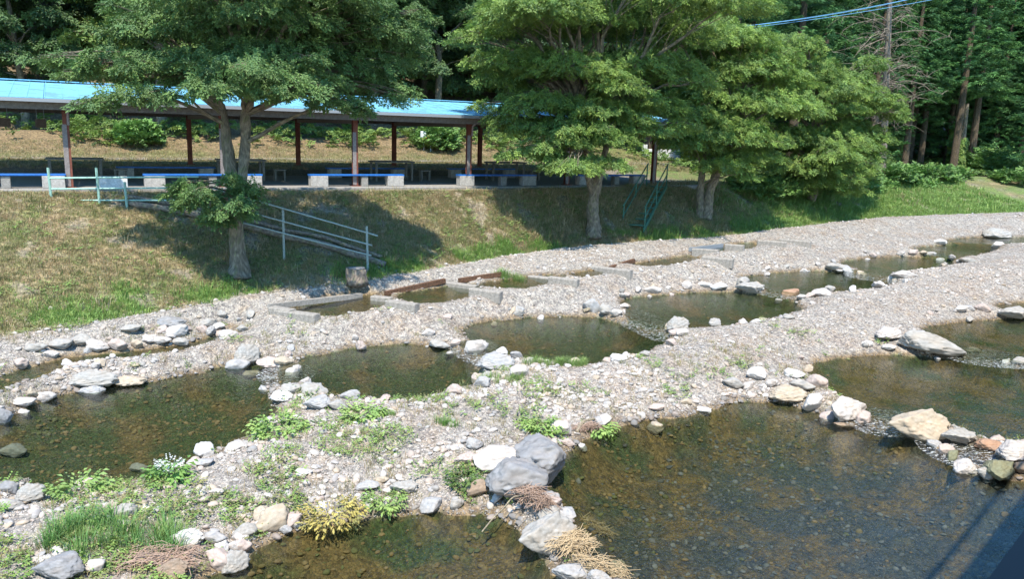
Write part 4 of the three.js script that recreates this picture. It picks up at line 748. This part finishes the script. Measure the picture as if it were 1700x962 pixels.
// unremarkable stones along the rims
const rims = ['a1', 'a2', 'a3', 'a4', 'a5', 'a6', 'b0', 'b1', 'b2', 'b3', 'stream'];
const rimTones = ['grey', 'pale', 'pale', 'pink', 'tan', 'blue', 'white', 'grey', 'pink'];
for (let i = 0; stoneCount < 300 && i < 3000; i++) {
  const pool = POOLS.find((q) => q.key === rims[i % rims.length]), [x, z] = pool.line[Math.floor(rnd() * pool.line.length)], X = x + span(-0.5, 0.5), Z = z + span(-0.5, 0.5), q = land(X, Z);
  if (q.dry < -0.12 || q.dry > 0.6 || Z > -7.5 || Math.abs(X / Z) > 0.68) continue;
  const s = span(0.09, 0.2) * (rnd() < 0.15 ? 1.5 : 1), tone = rimTones[Math.floor(rnd() * rimTones.length)];
  stone(STONES[i % 9], tone, V(X, q.y, Z), s, s * span(0.5, 0.8), s * span(0.65, 0.95), rnd() * 6.28, `${{ grey: 'grey', pale: 'pale', pink: 'pinkish', tan: 'tan', blue: 'bluish', white: 'white' }[tone]} rounded stone bedded in the gravel at a pool rim`, 'loose stones along the pool rims', 0.25, 0.4);
}
// ---------------------------------------------------------------- gravel
const GRAVEL_TONES = [[0.44, 0.405, 0.36], [0.48, 0.435, 0.385], [0.42, 0.35, 0.29], [0.46, 0.39, 0.335], [0.34, 0.32, 0.295], [0.55, 0.51, 0.46], [0.4, 0.33, 0.25], [0.37, 0.35, 0.33]], CLEAN_TONES = [[0.14, 0.135, 0.13], [0.1, 0.095, 0.095], [0.2, 0.19, 0.185]], BED_TONES = [[0.25, 0.165, 0.07], [0.19, 0.14, 0.058], [0.28, 0.19, 0.095], [0.15, 0.145, 0.058]];
M.pebble = std({ vertexColors: true, roughness: 0.9 });
function scatter(name, geometry, material, places) {      // places: [position, [sx, sy, sz], turn, colour, tilt]
  const m = shade(new THREE.InstancedMesh(geometry, material, places.length)), o = new THREE.Object3D();
  places.forEach(([p, s, turn, c, tilt = 0], i) => { o.position.copy(p); o.scale.set(...s); o.rotation.set(tilt * Math.cos(turn * 7), turn, tilt * Math.sin(turn * 5)); o.updateMatrix(); m.setMatrixAt(i, o.matrix); m.setColorAt(i, c); });
  m.name = numbered(name); m.userData.kind = 'stuff'; m.userData.label = ''; scene.add(m);
  return m;
}
{
  const dry = PEBBLES.map(() => []), wet = PEBBLES.map(() => []);
  const tint = (list, k) => { const c = list[Math.floor(rnd() * list.length)], s = k * span(0.85, 1.15); return rgb(c[0] * s, c[1] * s, c[2] * s); };
  const cast = (n, zNear, zFar, s0, s1) => {
    for (let i = 0; i < n; i++) {
      const z = -Math.sqrt(lerp(zNear * zNear, zFar * zFar, rnd())), x = z * span(-0.7, 0.7), q = land(x, z);
      if (q.bank > 0.03) { if (q.bank > 0.16 || rnd() < 0.6) continue; }
      const under = q.dry < -0.02, patch = smooth(-0.3, 0.3, fbm(x * 0.8 + 5, z * 0.8)), big = rnd() < (0.035 + 0.12 * patch) * lerp(1, 0.45, smooth(-14, -18, z)) ? Math.pow(rnd(), 1.7) : 0.07 * rnd(), s = lerp(s0, s1, big) * (under ? 0.7 : 1);
      if (under ? rnd() < 0.3 : rnd() < 0.75 * smooth(0.08, 0.32, fbm(x * 0.42 + 60, z * 0.42))) continue;      // sandy patches
      (under ? wet : dry)[Math.floor(rnd() * 5)].push([V(x, q.y + s * 0.12, z), [s, s * span(0.4, 0.75), s * span(0.6, 0.95)], rnd() * 6.28, tint(under && rnd() > 0.85 * swept(x, z) ? BED_TONES : under ? CLEAN_TONES : GRAVEL_TONES, q.dry < 0.14 && !under ? 0.6 : 1), 0.35]);
    }
  };
  cast(130000, 6.5, 16, 0.01, 0.09); cast(140000, 14, 28, 0.014, 0.085); cast(90000, 26, 52, 0.022, 0.08);
  PEBBLES.forEach((g, k) => { scatter('gravel', g, M.pebble, dry[k]); scatter('bed_gravel', g, M.pebble, wet[k]); });
}
// ---------------------------------------------------------------- grass on the bank and weeds on the gravel
function bladeTuft(seed, n, tall, wide, spread) {
  const r = seeded(seed), pos = [];
  for (let i = 0; i < n; i++) {
    const a = r() * 6.283, d = r() * spread, x = Math.cos(a) * d, z = Math.sin(a) * d, l = tall * (0.5 + 0.7 * r()), b = a + (r() - 0.5) * 1.6, lean = l * (0.25 + 0.6 * r()), w = wide * (0.7 + 0.6 * r()), nx = -Math.sin(b) * w, nz = Math.cos(b) * w;
    const m = [x + Math.cos(b) * lean * 0.35, l * 0.62, z + Math.sin(b) * lean * 0.35], t = [x + Math.cos(b) * lean, l * 0.95, z + Math.sin(b) * lean];
    pos.push(x - nx, -0.02, z - nz, x + nx, -0.02, z + nz, m[0] + nx * 0.7, m[1], m[2] + nz * 0.7, x - nx, -0.02, z - nz, m[0] + nx * 0.7, m[1], m[2] + nz * 0.7, m[0] - nx * 0.7, m[1], m[2] - nz * 0.7, m[0] - nx * 0.7, m[1], m[2] - nz * 0.7, m[0] + nx * 0.7, m[1], m[2] + nz * 0.7, ...t);
  }
  const g = new THREE.BufferGeometry(); g.setAttribute('position', new THREE.Float32BufferAttribute(pos, 3)); return g;
}
M.grass = leafMaterial(1, 1, 1);
const SHORT = [bladeTuft(3, 9, 0.07, 0.004, 0.06), bladeTuft(4, 11, 0.09, 0.004, 0.07), bladeTuft(5, 8, 0.055, 0.005, 0.07)], TALL = bladeTuft(8, 60, 0.3, 0.006, 0.16), WEED = sprayGeometry(21, 0.13, 0.05, 8, 0.55, 0.1);
const DRY = [[0.42, 0.33, 0.18], [0.48, 0.39, 0.23], [0.32, 0.27, 0.12], [0.36, 0.25, 0.13]], LUSH = [[0.17, 0.3, 0.055], [0.22, 0.34, 0.07], [0.25, 0.36, 0.08]], MIXED = [[0.22, 0.23, 0.075], [0.26, 0.26, 0.09], [0.18, 0.21, 0.065]];
const pick = (list, k = 1) => { const c = list[Math.floor(rnd() * list.length)], s = k * span(0.8, 1.2); return rgb(c[0] * s, c[1] * s, c[2] * s); };
{
  const lists = SHORT.map(() => []);
  for (let i = 0; i < 130000; i++) {
    const far = i > 95000, u = far ? span(20, 46) : span(-9, 26), [vf] = bankFoot(u), [vt] = bankTop(u), v = lerp(vf, vt, far ? span(-0.02, 1.2) : span(0.0, 1.04)), p = fromUV(u, v), q = land(p.x, p.z); p.y = q.y;
    if (Math.abs(p.x / p.z) > 0.72 || p.z > -8) continue;
    const n = fbm(p.x * 0.5, p.z * 0.5) + fbm(p.x * 2.3 + 30, p.z * 2.3) * 0.8, bare = smooth(0.2, 0.42, fbm(p.x * 0.55 + 80, p.z * 0.55));
    if (rnd() < bare * 0.85 || (q.bank < 0.05 && rnd() < 0.7)) continue;
    const lush = smooth(0.32, 0.08, q.bank + 0.2 * n) * smooth(-0.15, 0.1, fbm(p.x * 0.3 + 9, p.z * 0.3)) + smooth(22, 30, u) * 0.95, s = span(0.7, 1.25) * (1 + 0.5 * lush) * (far ? 1.15 : 1) * (rnd() < 0.06 ? span(1.4, 2.4) : 1);
    lists[i % 3].push([p, [s, s * span(0.7, 1.1), s], rnd() * 6.28, pick(rnd() < lush ? LUSH : rnd() < 0.36 + 0.5 * n ? MIXED : DRY)]);
  }
  lists.forEach((l, k) => scatter('bank_grass', SHORT[k], M.grass, l));
  // lawn and undergrowth behind the shelter
  const lawn = []; for (let i = 0; i < 16000; i++) { const p = fromUV(span(-18, 34), span(7.7, 14)); p.y = height(p.x, p.z); const s = span(1, 1.8); lawn.push([p, [s, s * 0.8, s], rnd() * 6.28, pick(rnd() < 0.6 ? DRY : MIXED)]); }
  scatter('lawn_grass', SHORT[1], M.grass, lawn);
  const under = []; for (let i = 0; i < 13000; i++) { const right = i % 3 === 0, u = right ? span(30, 95) : span(-22, 30), v = right ? Math.max(0, bankTop(u)[0]) + span(2.5, 14) : 13.6 + 14 * Math.pow(rnd(), 1.4), p = fromUV(u, v); p.y = height(p.x, p.z) + span(0, 0.5); if (rnd() < smooth(0.1, -0.3, fbm(u * 0.2, v * 0.2))) continue; const a = rnd() * 6.28; under.push([p, V(Math.cos(a), span(0.1, 0.9), Math.sin(a)), span(-0.6, 0.6), span(0.5, 0.9), leafColor(rnd() < 0.6 ? WARM : PALETTE, 1.15)]); }
  sprays('undergrowth', BIG_SPRAY, M.leaf, under, scene);
  const clover = [];
  for (let i = 0; i < 30000; i++) { const u = span(-9, 30), [vf] = bankFoot(u), [vt] = bankTop(u), p = fromUV(u, lerp(vf, vt, rnd())); const k = fbm(p.x * 0.8 + 21, p.z * 0.8) + 0.5 * fbm(p.x * 2.6, p.z * 2.6); if (k < 0.24) continue; p.y = height(p.x, p.z) + span(0.01, 0.06); const a = rnd() * 6.28; clover.push([p, V(Math.cos(a), span(0, 0.8), Math.sin(a)), span(-0.6, 0.6), span(0.6, 1.2), pick(rnd() < 0.5 ? LUSH : MIXED)]); }
  sprays('bank_weeds', WEED, M.grass, clover, scene);
  // creeping weeds on the near gravel bar
  const weeds = [];
  for (let i = 0; i < 42000; i++) {
    const z = -span(7, 20), x = z * span(-0.7, 0.7), q = land(x, z); if (q.dry < 0.12 || q.bank > 0) continue;
    const patch = fbm(x * 0.55 + 11, z * 0.55) + 0.35 * fbm(x * 2, z * 2) + 0.18 * smooth(-14, -9, z) * smooth(4, -2, x) - 0.25 * smooth(-15, -18, z); if (patch < 0.2) continue;
    const a = rnd() * 6.28; weeds.push([V(x, q.y + span(0.01, 0.07), z), V(Math.cos(a), span(0.1, 1), Math.sin(a)), span(-0.6, 0.6), span(0.5, 1.1), pick(rnd() < 0.65 ? LUSH : MIXED)]);
  }
  sprays('gravel_weeds', WEED, M.grass, weeds, scene);
  const straws = [];
  for (let i = 0; i < 14000; i++) { const z = -span(7, 19), x = z * span(-0.7, 0.7), q = land(x, z); if (q.dry < 0.1 || q.bank > 0 || fbm(x * 0.6 + 40, z * 0.6) < 0.05) continue; const s = span(0.6, 1.1); straws.push([V(x, q.y, z), [s, s, s], rnd() * 6.28, pick(rnd() < 0.6 ? DRY : MIXED)]); }
  scatter('gravel_grass', SHORT[1], M.grass, straws);
}
for (const o of scene.children) if (o.isInstancedMesh) o.userData.kind = 'stuff';
// grass clumps one can pick out
[[195, 905, 1.1, 'bright green grass clump beside the dark domed boulder', 3], [255, 888, 0.8, 'green grass clump beside the smooth white rounded stone', 2], [135, 910, 0.7, 'thin green grass clump above the dark domed boulder', 2], [742, 704, 0.5, 'small bright grass clump on the open gravel', 1], [835, 632, 0.8, 'long green grass clump under the big bluish boulder', 2], [905, 606, 0.7, 'green grass clump along the pool below the bluish boulder', 2], [945, 605, 0.6, 'green grass clump on the near pool shore', 2], [645, 690, 0.35, 'tiny green grass clump on the second pool rim', 1], [845, 460, 0.9, 'olive grass tuft at the end of the rust edging', 2]].forEach(([px, py, s, label, n]) => {
  const p = onGround(px, py), c = thing('grass_clump', label, 'grass', p), list = [];
  for (let i = 0; i < n * 7; i++) { const a = rnd() * 6.28, d = Math.sqrt(rnd()) * 0.22 * n * s, x = Math.cos(a) * d * 1.4, z = Math.sin(a) * d * 0.7; list.push([V(x, height(p.x + x, p.z + z) - p.y, z), s * span(0.6, 1)]); }
  const geos = list.map(([q, k]) => TALL.clone().rotateY(rnd() * 6.28).scale(k, k, k).translate(q.x, q.y, q.z)), m = leafMaterial(...[[0.15, 0.3, 0.05], [0.19, 0.3, 0.07], [0.12, 0.27, 0.06]][n - 1]);
  part('blades', mergeGeometries(geos), m, c).userData.kind = 'stuff';
});
// leafy plants and shrubs
function leafyPlant(name, label, category, p, r, h, n, palette, geometry = WEED, scale = 1.6, tone = 1, stems = true, group) {
  const t = thing(name, label, category, p, group), places = [], wood = [];
  for (let i = 0; i < n; i++) { const a = rnd() * 6.283, d = Math.sqrt(rnd()) * r, y = h * span(0.05, 1) * Math.sqrt(Math.max(0.05, 1 - d * d / (r * r * 1.3))); places.push([V(Math.cos(a) * d, y, Math.sin(a) * d), V(Math.cos(a) + span(-0.6, 0.6), span(-0.2, 0.8), Math.sin(a) + span(-0.6, 0.6)), span(-0.6, 0.6), scale * span(0.7, 1.25), leafColor(palette, tone)]); }
  if (stems) { for (let i = 0; i < 9; i++) { const a = rnd() * 6.283, line = limbLine(V(0, -0.03, 0), V(Math.cos(a) * r * 0.7, h * span(0.5, 0.85), Math.sin(a) * r * 0.7), 0.12, 4); wood.push(tube(line, line.map((_, k) => (0.012 - 0.002 * k) * Math.max(0.4, h)), 4, 0, false)); } part('stems', merged(wood), M.bark, t); }
  sprays('foliage', geometry, M.leaf, places, t);
}
const PALEFRESH = [[0.24, 0.37, 0.08], [0.28, 0.4, 0.1], [0.2, 0.33, 0.08]];
const YELLOW = [[0.4, 0.33, 0.07], [0.34, 0.3, 0.08], [0.45, 0.38, 0.1], [0.26, 0.26, 0.08]], FRESH = [[0.15, 0.3, 0.05], [0.18, 0.33, 0.06], [0.12, 0.26, 0.05]];
leafyPlant('yellow_shrub', 'yellow leaved low shrub hanging over the brown pool', 'shrub', onGround(550, 866), 0.34, 0.26, 130, YELLOW, WEED, 1.05);
leafyPlant('weed_plant', 'green weed beside the grey flat boulder above the pool', 'plant', onGround(637, 836), 0.22, 0.14, 66, PALEFRESH, WEED, 1.2, 0.9);
leafyPlant('weed_plant', 'green bushy weed at the head of the gravel by the first pool', 'plant', onGround(466, 716), 0.34, 0.17, 114, PALEFRESH);
leafyPlant('weed_plant', 'pale green weed standing at the near rim of the first pool', 'plant', onGround(130, 822), 0.2, 0.17, 54, PALEFRESH);
leafyPlant('weed_plant', 'green weed patch on the rim of the second pool', 'plant', onGround(600, 690), 0.26, 0.10, 78, PALEFRESH);
leafyPlant('weed_plant', 'green weed beside the pale angular stone', 'plant', onGround(893, 712), 0.22, 0.11, 66, PALEFRESH);
leafyPlant('weed_plant', 'dark weed in front of the brown upright stone', 'plant', onGround(770, 806), 0.16, 0.2, 80, PALETTE, WEED, 1.2, 0.8);
leafyPlant('weed_plant', 'small green weed beside the driftwood root', 'plant', onGround(992, 716), 0.16, 0.10, 42, PALEFRESH);
{ // white flowering plant
  const p = onGround(283, 796); leafyPlant('flowering_plant', 'white flowering plant at the near rim of the first pool', 'plant', p, 0.14, 0.2, 60, FRESH);
  const places = []; for (let i = 0; i < 26; i++) { const a = rnd() * 6.28, d = Math.sqrt(rnd()) * 0.13; places.push([V(Math.cos(a) * d, span(0.16, 0.3), Math.sin(a) * d), V(Math.cos(a), span(0.2, 1), Math.sin(a)), 0, span(0.5, 0.8), rgb(0.78, 0.8, 0.78)]); }
  sprays('blossoms', WEED, M.leaf, places, scene.getObjectByName('flowering_plant'));
}
// shrubs on the far bank
[[1335, 312, 1.6, 0.8, 'bright green shrub mound on the sunny bank below the dense tree'], [1400, 305, 1.4, 0.7, 'green shrub mound on the bank at the edge of the tree shadow'], [1262, 322, 1.3, 0.8, 'shaded green shrub on the bank beside the two leaning trunks'], [1520, 292, 1.8, 0.5, 'low bright shrub mound below the ivy trunks'], [1460, 296, 1.6, 0.7, 'low green shrub mound below the cedar trunks'], [1570, 293, 1, 0.4, 'low shrub mound beside the footpath'], [1640, 292, 2, 2, 'tall leafy shrub beside the footpath at the wood edge'], [1690, 305, 1.2, 0.8, 'round green shrub below the footpath']].forEach(([px, py, r, h, label]) => { const p = onGround(px, py, 15); leafyPlant('shrub', label, 'shrub', p, r, h, Math.round(300 * r * r * (0.4 + h * 0.3)), FRESH, BUSH_SPRAY, 1.6, 0.82, true, 'shrubs on the far bank'); });
[[230, 238, 0.8, 1, 'rounded light green shrub behind the shelter'], [725, 246, 0.9, 1.5, 'small green shrub beside the red hose box']].forEach(([px, py, r, h, label]) => { const p = onGround(px, py, 27); leafyPlant('shrub', label, 'shrub', V(p.x, height(p.x, p.z), p.z), r, h, 420, FRESH, BUSH_SPRAY, 1.3, 1, true, 'shrubs behind the shelter'); });
// loose foliage at the top of the sunny far bank
{ const places = []; for (let i = 0; i < 9000; i++) { const u = span(29, 47), [vf] = bankFoot(u), [vt] = bankTop(u), v = lerp(vf, vt, span(0.6, 1.25)), p = fromUV(u, v); p.y = height(p.x, p.z) + span(0, 0.18); if (fbm(p.x * 0.3, p.z * 0.3) + 0.6 * (v - vf) / (vt - vf) < 0.58) continue; const a = rnd() * 6.28; places.push([p, V(Math.cos(a), span(0, 0.9), Math.sin(a)), span(-0.6, 0.6), span(0.8, 1.4), leafColor(FRESH, 0.95)]); } const m = sprays('ground_creeper', BUSH_SPRAY, M.leaf, places, scene); }

// ---------------------------------------------------------------- driftwood and dry stalks
Object.assign(M, { driftwood: std({ color: rgb(0.52, 0.46, 0.38), map: repeated(barkTexture, 0.3) }), straw: std({ color: rgb(0.42, 0.32, 0.19) }), redStraw: std({ color: rgb(0.33, 0.23, 0.17) }) });
function stick(points, r0, r1, label, name = 'driftwood_branch') { const c = new THREE.CatmullRomCurve3(points).getPoints(points.length * 5); return single(name, tube(c, c.map((_, i) => lerp(r0, r1, i / (c.length - 1))), 6, 0.2), M.driftwood, label, 'driftwood'); }
const over = (px, py, h) => { const p = onGround(px, py); p.y = Math.max(p.y, p.y) + h; return p; };
{
  const a = onGround(868, 832), base = a.z + 0.25, at = (px, py, dz = 0) => atDepth(px, py, -(base + dz));
  stick([at(905, 826, -0.1), at(880, 824, 0), at(853, 826, 0.05), at(838, 842, 0.15), at(818, 862, 0.3), at(800, 884, 0.42)], 0.014, 0.011, 'curved bare branch lying over the dark split boulder');
  stick([over(380, 838, 0.05), over(405, 841, 0.07), over(440, 842, 0.05)], 0.03, 0.02, 'short pale driftwood stick on the gravel');
  stick([over(957, 722, 0.05), over(966, 714, 0.14), over(986, 706, 0.12)], 0.035, 0.02, 'pale driftwood root at the corner of the big pool');
  stick([over(968, 520, 0.06), over(985, 518, 0.12), over(1002, 514, 0.06)], 0.05, 0.04, 'pale driftwood log end beside the grey round boulder');
  stick([over(1555, 700, 0.1), over(1572, 702, 0.25), over(1580, 696, 0.3)], 0.014, 0.008, 'thin twig beside the large rounded boulder');
}
function stalks(label, p, along, wide, n, l, material, dir, lift) {
  const t = thing('stalk_heap', label, 'dry stalks', p), geos = [];
  for (let i = 0; i < n; i++) {
    const q = V(span(-1, 1) * along, 0, span(-1, 1) * wide).applyAxisAngle(V(0, 1, 0), dir), a = dir + span(-0.7, 0.7) + (rnd() < 0.2 ? 1.4 : 0), k = l * span(0.5, 1.1), y = lift * span(0.1, 1) * (1 - 0.5 * Math.abs(q.x) / along), e = V(Math.cos(a) * k, span(-0.1, 0.12), -Math.sin(a) * k), s = V(q.x, y, q.z);
    const line = [s.clone().addScaledVector(e, -0.5), s.clone().add(V(0, 0.03, 0)), s.clone().addScaledVector(e, 0.5)];
    geos.push(tube(line, [0.004, 0.0045, 0.003], 3, 0, false));
  }
  part('stalks', merged(geos), material, t).userData.kind = 'stuff';
}
const surfaceAt = (px, py, y) => { const p = onGround(px, py); p.y += y; return p; };
stalks('reddish dry stalks caught on the dark split boulder', surfaceAt(884, 848, 0.12), 0.32, 0.16, 260, 0.34, M.redStraw, -0.9, 0.22);
stalks('straw coloured dry stalk heap beside the ridged boulder', surfaceAt(950, 912, 0.02), 0.24, 0.2, 300, 0.28, M.straw, 0.6, 0.16);
stalks('dry stalk tangle along the weir edge', surfaceAt(985, 880, 0.0), 0.3, 0.08, 110, 0.34, M.straw, -0.8, 0.1);
stalks('reddish brown stalk heap at the brown pool corner', surfaceAt(262, 938, 0.02), 0.42, 0.2, 320, 0.34, M.redStraw, 0.15, 0.16);
stalks('loose dry stalks beside the tan stone', surfaceAt(1000, 948, 0.02), 0.3, 0.12, 110, 0.36, M.straw, -0.6, 0.1);
stalks('dry stalk tangle under the driftwood root', surfaceAt(972, 716, 0.02), 0.24, 0.1, 110, 0.26, M.redStraw, 0.5, 0.12);

// ---------------------------------------------------------------- viewing deck on the near bank and the cable above it
{
  const river = V(0.69, 0, -0.724), away = V(0.724, 0, 0.69), edge = onLevel(1652, 962, 3.6), deck = (a0, a1, w0, w1, y0, y1) => { const c = edge.clone().addScaledVector(river, (a0 + a1) / 2).addScaledVector(away, (w0 + w1) / 2); c.y = (y0 + y1) / 2; return box(a1 - a0, y1 - y0, w1 - w0, c, Math.atan2(-river.z, river.x)); };
  const black = std({ color: rgb(0.02, 0.021, 0.024), roughness: 0.6 });
  const d = thing('viewing_deck', 'dark steel deck edge above the near bank of the big pool', 'deck', edge.clone().setY(0)), put = (n, g, m) => { g.translate(-edge.x, 0, -edge.z); part(n, g, m, d); };
  put('deck_plate', deck(-9, 30, 0.02, 4, 3.42, 3.58), black); put('edge_beam', deck(-9, 30, -0.02, 0.12, 3.3, 3.6), black);
  for (let i = 0; i < 7; i++) put('post', deck(-8 + i * 6, -7.8 + i * 6, 1.6, 1.8, -1, 3.42), black);
  const bank = []; structure('retaining_wall', deck(-14, 40, 2.6, 3.2, -1.5, 3.3), M.concrete);
  { // roof over the deck, its eave just behind the rail
    const eave = (a0, a1, w0, w1, y0, y1) => { const c = river.clone().multiplyScalar((a0 + a1) / 2).addScaledVector(away, (w0 + w1) / 2); c.y = (y0 + y1) / 2; return box(a1 - a0, y1 - y0, w1 - w0, c, Math.atan2(-river.z, river.x)); };
    put('roof', eave(-9, 32, 0.45, 5, 7, 7.16), M.roofEdge);
    for (let i = 0; i < 6; i++) put('roof_post', eave(-8 + i * 7, -7.85 + i * 7, 2.9, 3.05, 3.58, 7), black);
  }
  const h = 8.4, perp = -0.385 * h + 2.6, c0 = river.clone().multiplyScalar(-14).addScaledVector(away, -perp), c1 = river.clone().multiplyScalar(34).addScaledVector(away, -perp);
  c0.y = c1.y = h;
  const cable = thing('overhead_cable', 'thick black overhead cable running along the deck', 'cable', c0); part('cable', rod(V(0, 0, 0), c1.clone().sub(c0), 0.045), black, cable);
  for (const e of [c0, c1]) single('utility_pole', tube([e.clone().setY(-1), e.clone().setY(h + 0.3)], [0.16, 0.12], 10), M.concrete, 'tall concrete utility pole beside the deck', 'pole', 'utility poles along the deck');
}

renderer.render(scene, camera);
